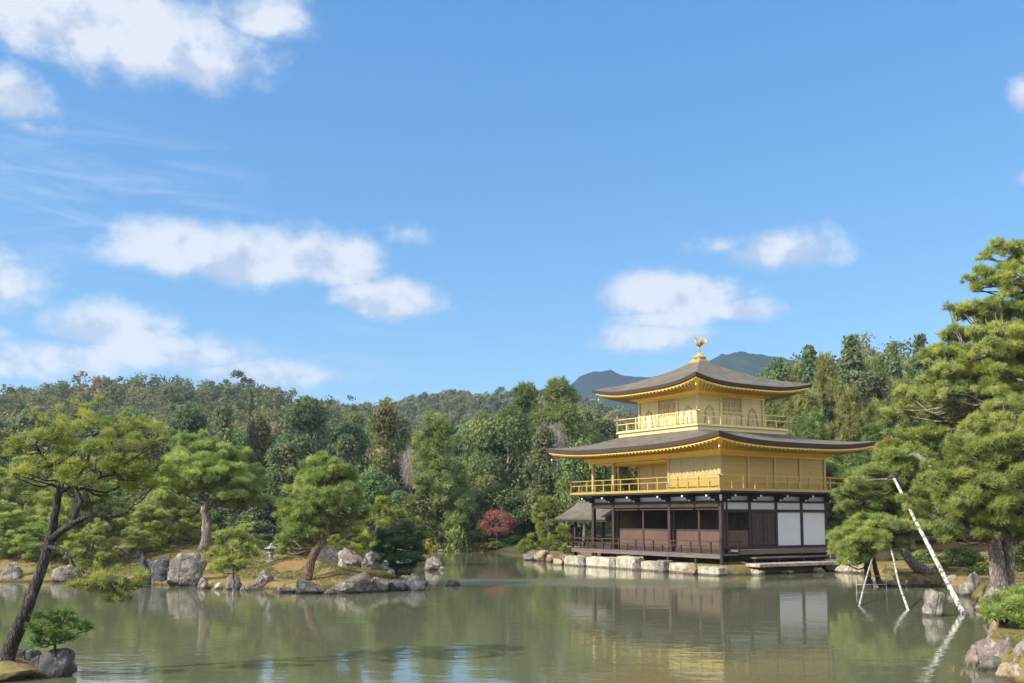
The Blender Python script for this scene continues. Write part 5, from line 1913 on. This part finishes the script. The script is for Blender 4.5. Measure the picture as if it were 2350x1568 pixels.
pine('sapling_pine', 'small open blue green sapling pine at the front edge of the island lawn', b,
     [([b, V3(536, 1300, D3), V3(533, 1260, D3), V3(532, 1222, D3)], .05, .02)],
     pads_from([(530, 1222, 30, D3, 12, .05), (505, 1232, 24, D3, 10), (558, 1235, 24, D3, 10), (530, 1245, 40, D3 - .3, 10), (500, 1268, 28, D3, 9), (562, 1270, 30, D3, 9), (530, 1285, 34, D3 - .3, 9, .1), (505, 1300, 24, D3, 8), (555, 1300, 22, D3 + .2, 8)], rg),
     M['pine_near'], M['bark'], rg, L=.16, wd=.022, nn=9, dens=120, limb_r=.018, twig=.01)
rg = R_(206)
b = onz(915, 1322, .4); b.z = .35
D4 = b.y
pine('dark_pine', 'small dark green pine crouching over the right end of the island', b,
     [([b, V3(905, 1290, D4), V3(908, 1260, D4), V3(912, 1225, D4)], .11, .04)],
     pads_from([(912, 1218, 40, D4, 12, .05), (880, 1232, 28, D4, 12), (945, 1235, 28, D4, 12), (910, 1248, 50, D4 - .4, 12), (952, 1258, 26, D4, 10), (880, 1262, 30, D4, 10), (925, 1275, 40, D4 - .5, 10), (955, 1285, 20, D4, 9), (890, 1285, 26, D4, 9), (925, 1298, 30, D4, 8)], rg),
     M['pine_deep'], M['bark_dark'], rg, L=.16, wd=.020, nn=9, dens=105, limb_r=.03)

# --- right shore
rg = R_(207)
D5 = 36.0
b = V3(2292, 1350, D5)
zb = hz(b.x, b.y); b.z = zb - .1
pine('big_pine', 'big round crowned green pine on the right shore with two thick trunks', b,
     [([b, V3(2288, 1300, D5), V3(2285, 1250, D5), V3(2292, 1190, D5), V3(2270, 1120, D5), V3(2262, 1050, D5)], .33, .10),
      ([b + Vector((.38, .25, 0)), V3(2316, 1300, D5 + .2), V3(2312, 1240, D5 + .2), V3(2325, 1160, D5 + .3), V3(2330, 1060, D5 + .3), V3(2320, 980, D5 + .4)], .22, .08)],
     pads_from([(2325, 935, 56, D5 + .3, 30, .15), (2270, 968, 56, D5, 28, .2), (2345, 985, 50, D5 - .6, 28, .1), (2225, 1000, 48, D5 + .3, 26), (2290, 1012, 66, D5 - .9, 28, .1), (2195, 1035, 50, D5 + .1, 26), (2250, 1050, 64, D5 - .9, 28, .05), (2330, 1045, 60, D5 - 1.0, 28),
                (2170, 1075, 50, D5 + .2, 26, .05), (2220, 1092, 62, D5 - .8, 28), (2290, 1090, 66, D5 - 1.3, 30, .05), (2350, 1105, 50, D5 - .5, 28), (2145, 1115, 46, D5 + .2, 24), (2195, 1135, 60, D5 - .7, 26), (2260, 1145, 66, D5 - 1.2, 28), (2330, 1150, 60, D5 - 1.2, 26),
                (2150, 1165, 46, D5 + .1, 22), (2215, 1180, 58, D5 - .7, 24), (2275, 1195, 56, D5 - 1.0, 22, .06), (2345, 1195, 50, D5 - .6, 22), (2190, 1215, 46, D5 + .2, 18), (2250, 1228, 44, D5 - .5, 16), (2340, 1225, 40, D5, 16), (2100, 1150, 36, D5 + .3, 18), (2240, 1110, 70, D5 + 1.4, 30), (2310, 1060, 70, D5 + 1.4, 30), (2200, 1160, 60, D5 + 1.2, 26), (2390, 1050, 60, D5, 30), (2400, 1150, 60, D5, 30)], rg),
     M['pine_near'], M['bark'], rg, L=.16, wd=.016, nn=10, dens=190, limb_r=.05)
rg = R_(208)
D6 = 44.0
b = V3(2440, 1330, D6); b.z = hz(b.x, b.y) - .1
pine('tall_pine', 'tallest pine at the right border with branches reaching left against the sky', b,
     [([b, V3(2436, 1200, D6), V3(2425, 1000, D6), V3(2405, 820, D6), V3(2385, 680, D6), V3(2350, 570, D6)], .40, .10)],
     pads_from([(2312, 568, 44, D6, 24, .1), (2350, 590, 44, D6 - .5, 24), (2255, 590, 14, D6, 8), (2290, 638, 58, D6, 24, .08), (2345, 650, 50, D6 - .8, 24, .05), (2238, 655, 26, D6 + .3, 16), (2228, 706, 42, D6, 19), (2290, 700, 50, D6 - .7, 22), (2345, 712, 46, D6 + .3, 22), (2192, 712, 18, D6, 12),
                (2300, 760, 70, D6 - .8, 24, .1), (2230, 765, 50, D6 + .1, 22), (2190, 775, 30, D6 + .3, 18, .05), (2340, 790, 60, D6 + .3, 24), (2265, 800, 60, D6 - 1.0, 22, .12), (2180, 808, 50, D6 - .2, 20, .1), (2140, 818, 26, D6, 14),
                (2210, 845, 60, D6 - .7, 18, .05), (2290, 852, 64, D6 - 1.1, 20, .1), (2345, 850, 50, D6, 22), (2160, 868, 46, D6 - .2, 18, .15), (2220, 890, 60, D6 - 1.0, 20), (2290, 900, 56, D6 - .6, 20), (2140, 892, 34, D6, 14, .12), (2180, 915, 50, D6 - .4, 18), (2245, 930, 50, D6 + .4, 18), (2340, 905, 60, D6 - .6, 24), (2095, 905, 46, D6 + 2, 15, .1), (2135, 945, 54, D6 + 2, 18, .08), (2065, 945, 38, D6 + 2.5, 14, .05), (2200, 962, 58, D6 + 1.5, 18), (2150, 985, 50, D6 + 2, 16, .1), (2290, 960, 56, D6 + 1, 20),
                (2400, 560, 50, D6 + .5, 24), (2450, 640, 60, D6, 24), (2480, 700, 60, D6 + .6, 22), (2440, 740, 70, D6 + 1.5, 24), (2520, 780, 60, D6 - .3, 22), (2470, 830, 70, D6 + .9, 22), (2550, 870, 60, D6 + .5, 22), (2460, 920, 70, D6 - .8, 22), (2530, 960, 60, D6 + .8, 20), (2330, 820, 60, D6 + 1.2, 26), (2250, 830, 60, D6 + 1.1, 24), (2290, 730, 60, D6 + 1.0, 24)], rg),
     M['pine_near'], M['bark'], rg, L=.18, wd=.019, nn=10, dens=190, limb_r=.05,
     limbs=[([V3(2405, 790, D6), V3(2350, 802, D6 - .4), V3(2290, 812, D6 - .9), V3(2230, 828, D6 - 1.0), V3(2170, 838, D6 - .9)], .11, .035),
            ([V3(2425, 880, D6), V3(2340, 880, D6 - .6), V3(2295, 900, D6 - 1.0), V3(2272, 930, D6 - 1.1)], .13, .09)])
rg = R_(209)
D7 = 46.0
b = V3(2140, 1338, D7); b.z = max(hz(b.x, b.y) - .1, .1)
pine('shore_pine', 'pine whose grey trunk leans far left over the right shore, resting on white poles', b,
     [([b, V3(2105, 1303, D7), V3(2078, 1272, D7), V3(2060, 1235, D7), V3(2062, 1180, D7), V3(2075, 1110, D7), V3(2080, 1050, D7)], .27, .08)],
     pads_from([(2105, 1002, 44, D7, 20, .2), (2078, 1010, 44, D7 - .5, 18, .22), (2120, 1030, 44, D7 + .3, 20), (2045, 1050, 36, D7 - .2, 17, .2), (2060, 1045, 60, D7 - 1.0, 20, .15), (1998, 1085, 34, D7, 15, .12), (2030, 1078, 60, D7 - 1.1, 18, .1), (2100, 1078, 56, D7 - .6, 22),
                (1970, 1112, 32, D7 - .2, 14, .15), (2000, 1112, 54, D7 - 1.0, 17, .05), (2065, 1118, 60, D7 - .8, 20), (1950, 1142, 28, D7 + .2, 12, .1), (1985, 1142, 54, D7 - .8, 16), (2050, 1152, 60, D7 - .9, 18), (2110, 1130, 50, D7 + .5, 22), (1960, 1160, 40, D7 + .3, 14), (2110, 1180, 46, D7 + .3, 18),
                (2085, 1200, 56, D7 - .7, 14, .2), (2030, 1190, 50, D7 - .5, 15, .18), (2120, 1218, 44, D7 - .2, 12, .12), (2020, 1090, 60, D7 + 1.2, 22), (2080, 1150, 60, D7 + 1.2, 24)], rg),
     M['pine_near'], M['bark'], rg, L=.18, wd=.020, nn=10, dens=180, limb_r=.05,
     limbs=[([V3(2062, 1240, D7), V3(2100, 1228, D7 - .5), V3(2150, 1235, D7 - .8)], .10, .05),
            ([V3(2172, 1100, D7 - 6), V3(2145, 1078, D7 - 5.5), V3(2120, 1055, D7 - 4.5), V3(2098, 1042, D7 - 3)], .13, .09),
            ([V3(2098, 1042, D7 - 3), V3(2085, 1050, D7 - 1.5), V3(2078, 1080, D7)], .09, .07),
            ([V3(2075, 1120, D7), V3(2055, 1100, D7 - 3), V3(2046, 1092, D7 - 6)], .09, .06)])
rg = R_(210)
D8 = 50.0
b = onz(2003, 1340, .15)
D8 = b.y
pine('low_shore_pine', 'low layered fresh green pine with a dark twin trunk at the water edge', b,
     [([b + Vector((-.15, 0, -.3)), V3(1990, 1300, D8), V3(1996, 1270, D8), V3(1985, 1230, D8)], .17, .07),
      ([b + Vector((.45, .1, -.3)), V3(2008, 1300, D8 + .1), V3(2004, 1268, D8 + .1), V3(2020, 1225, D8)], .13, .06)],
     pads_from([(1995, 1196, 50, D8 - .2, 11, .25), (1945, 1214, 34, D8, 10, .22), (2045, 1200, 50, D8 - .6, 11, .2), (2095, 1205, 40, D8 - .4, 10, .2), (1962, 1228, 52, D8 - 1.0, 12, .25), (1920, 1238, 24, D8 + .2, 14, .15), (2015, 1228, 52, D8 - .8, 17, .15), (1942, 1252, 42, D8 - .6, 17, .25), (1980, 1258, 46, D8 - 1.1, 18, .2), (1965, 1278, 34, D8 - .6, 14, .1), (2040, 1245, 34, D8, 14, .05), (1930, 1265, 22, D8, 12, .1), (2075, 1222, 36, D8 + .4, 14, .1), (1990, 1235, 50, D8 + 1.0, 20)], rg),
     M['pine_near'], M['bark_dark'], rg, L=.17, wd=.020, nn=10, dens=150, limb_r=.03)
rg = R_(211)
b = onz(2310, 1430, .6)
D9 = b.y
pine('grassy_shrub', 'bright green needle shrub spilling over the bank at the right border', b,
     [([b + Vector((0, .3, -.2)), V3(2320, 1400, D9 + .3)], .05, .03)],
     pads_from([(2320, 1378, 46, D9 + .6, 16, .1), (2290, 1395, 40, D9 + .3, 15, .15), (2345, 1392, 44, D9, 18, .05), (2275, 1408, 24, D9 + .2, 10, .2), (2310, 1412, 44, D9 - .1, 15, .05), (2350, 1420, 40, D9 - .2, 15), (2330, 1362, 34, D9 + 1.0, 14, .05), (2370, 1370, 40, D9 + .6, 20)], rg),
     M['pine_near'], M['bark_dark'], rg, L=.14, wd=.017, nn=9, dens=220, limb_r=.02, cat='shrub', from_frac=.0)

# --- white props standing in the water
m_, t, o = mat('weathered white pole with dark knots')
tc = t.n('ShaderNodeTexCoord')
n = t.noise(t.mapping(tc.outputs['Object'], scale=(2.5, 2.5, 2.0)), 2.4, 5, .75, .5)
n2 = t.noise(tc.outputs['Object'], 14, 4, .7)
col = t.mix(t.smooth(n, .46, .58), (.47, .465, .41), (.085, .08, .07))
col = t.mix(t.m('MULTIPLY', t.smooth(n2, .55, .7), .4), col, (.36, .36, .30))
p = principled(t, o, Base_Color=col, Roughness=.7, Specular_IOR_Level=.3)
bump(t, p, n2, .3, .01)
M['pole'] = m_
GPO = 'white props under the shore pines'


def prop(pts, r0, r1, label, cap=None):
    root = empty('support_pole', label, 'pole', pts[0], 0, GPO)
    c = curve([Vector(p) - Vector(pts[0]) for p in pts], 16)
    n_ = len(c)
    rg_ = R_(int(abs(pts[0][0] * 100)))
    mb = MB()
    mb.tube(c, [(r0 + (r1 - r0) * i / (n_ - 1)) * (1 + rg_.normal(0, .03)) for i in range(n_)], 12, .03, rg_)
    mb.build('shaft', M['pole'], root, True)
    tie = MB()
    e = c[-1]; d = (c[-1] - c[-2]).normalized()
    tie.tube([e - d * .25, e - d * .02], [r1 * 1.5, r1 * 1.5], 10)
    tie.tube([e - d * .18 + Vector((-.22, .05, .02)), e - d * .08, e + Vector((.22, .05, .04))], [r1 * .9, r1 * 1.1, r1 * .9], 8)
    tie.build('rope_tie', M['wood'], root, True)
    return root


q0, q1 = onz(2211, 1408), V3(2049, 1092, 39.5)
prop([q0 + (q0 - q1) * .06, q0, q0.lerp(q1, .5) + Vector((.02, 0, -.05)), q1], .105, .055, 'long thick white pole slanting up from the water into the right pines')
q0, q1 = onz(2084, 1399), V3(2040, 1245, 44)
prop([q0 + (q0 - q1) * .1, q0, q0.lerp(q1, .35) + Vector((-.06, 0, 0)), q0.lerp(q1, .7), q1], .046, .032, 'thin white pole in the middle of the three, slanting left into the low pine')
q0, q1 = onz(1972, 1391), V3(2008, 1262, 45)
prop([q0 + (q0 - q1) * .1, q0, q0.lerp(q1, .4) + Vector((-.03, 0, 0)), q1], .040, .028, 'thin pale pole slanting right under the low twin-trunked pine, leftmost of the three')
# --- thin metal frame in the shallows
m_, t, o = mat('dull grey metal')
principled(t, o, Base_Color=(.30, .31, .30, 1), Roughness=.55, Metallic=.6)
fm_ = onz(2000, 1350)
FR = empty('metal_frame', 'thin grey metal frame standing in the shallows under the low twin-trunked pine', 'frame', fm_)
w1 = 68 * PX * fm_.y
for sx, hh in ((-w1 / 2, .55), (w1 / 2, 1.0)):
    MB().tube([(sx, 0, -.5), (sx, 0, hh)], [.018, .018], 8).build('post', m_, FR, True)
for z in (.16, .52):
    MB().tube([(-w1 / 2, .0, z), (w1 / 2, 0, z)], [.014, .014], 8).build('rail', m_, FR, True)
# --- reeds, lower right water edge
GRE = 'single reed stalks at the lower right water edge'
for x, yb, yt, lab in [(2190, 1560, 1528, 'short dry reed stalk left of the boulders'), (2223, 1556, 1512, 'tallest dry reed stalk next to the big mauve boulder'), (2206, 1566, 1540, 'shortest dry reed stalk between the two others'), (2236, 1556, 1522, 'dry reed stalk leaning against the low grey rock')]:
    p = onz(x, yb)
    rt = empty('reed', lab, 'reed', p, 0, GRE)
    h_ = (yb - yt) * PX * p.y
    V, Fq = tufts(np.array([[0, 0, h_ * .5]] * 2), np.array([[.05, 0, 1.]] * 2), 4, h_ * .6, .012, R_(x), .15)
    MB().tube([(0, 0, -.3), (.01, 0, h_ * .5), (.03, 0, h_)], [.008, .006, .003], 6).build('stalk', M['reed'], rt, True)
    np_mesh('blades', V, [Fq], M['reed'], rt, np.full(len(V), .7))


# --- short grass and needles on the island lawn and the banks
def lawn():
    rng = R_(301)
    n = 110000
    pts = []
    x = np.concatenate([rng.uniform(-26, -3.5, n // 2), rng.uniform(9, 22, n // 2)])
    y = np.concatenate([rng.uniform(39, 60, n // 2), rng.uniform(18, 50, n // 2)])
    z = height(x, y)
    ok = (z > .32) & (vnoise(x, y, 1.1, 5) + .4 * vnoise(x, y, .3, 6) > .62)
    x, y, z = x[ok], y[ok], z[ok]
    C = np.column_stack([x, y, z - .01])
    A = unit(np.column_stack([rng.normal(0, .3, len(x)), rng.normal(0, .3, len(x)), np.ones(len(x))]))
    V, Fq = tufts(C, A, 4, .085, .018, rng, .6)
    m_ = leaf_mat('lawn tufts', (.08, .10, .02), (.17, .16, .045), (.27, .21, .08), transl=.25)
    g = np_mesh('grass', V, [Fq], m_, None, np.repeat(np.clip(vnoise(x, y, 3, 8) + rng.normal(0, .15, len(x)), 0, 1), 16))
    tag(g, 'short yellowing grass and moss on the island lawn and the right bank', 'grass', kind='stuff')


lawn()
# ------------------------------------------------------------------ the air between here and the hills
hb = MB().box(-2600, 2600, -400, 2400, -3.2, 262).build('haze', None)
m_ = bpy.data.materials.new('thin blue air')
m_.use_nodes = True
t = NT(m_.node_tree)
o = t.n('ShaderNodeOutputMaterial')
pvn = t.n('ShaderNodeVolumePrincipled', ins={'Color': (.46, .66, .96, 1), 'Density': .00021, 'Anisotropy': 0.1})
t.link(pvn.outputs[0], o.inputs['Volume'])
hb.data.materials.append(m_)
tag(hb, kind='stuff', label='thin bluish air over the pond, woods and hills', cat='haze')
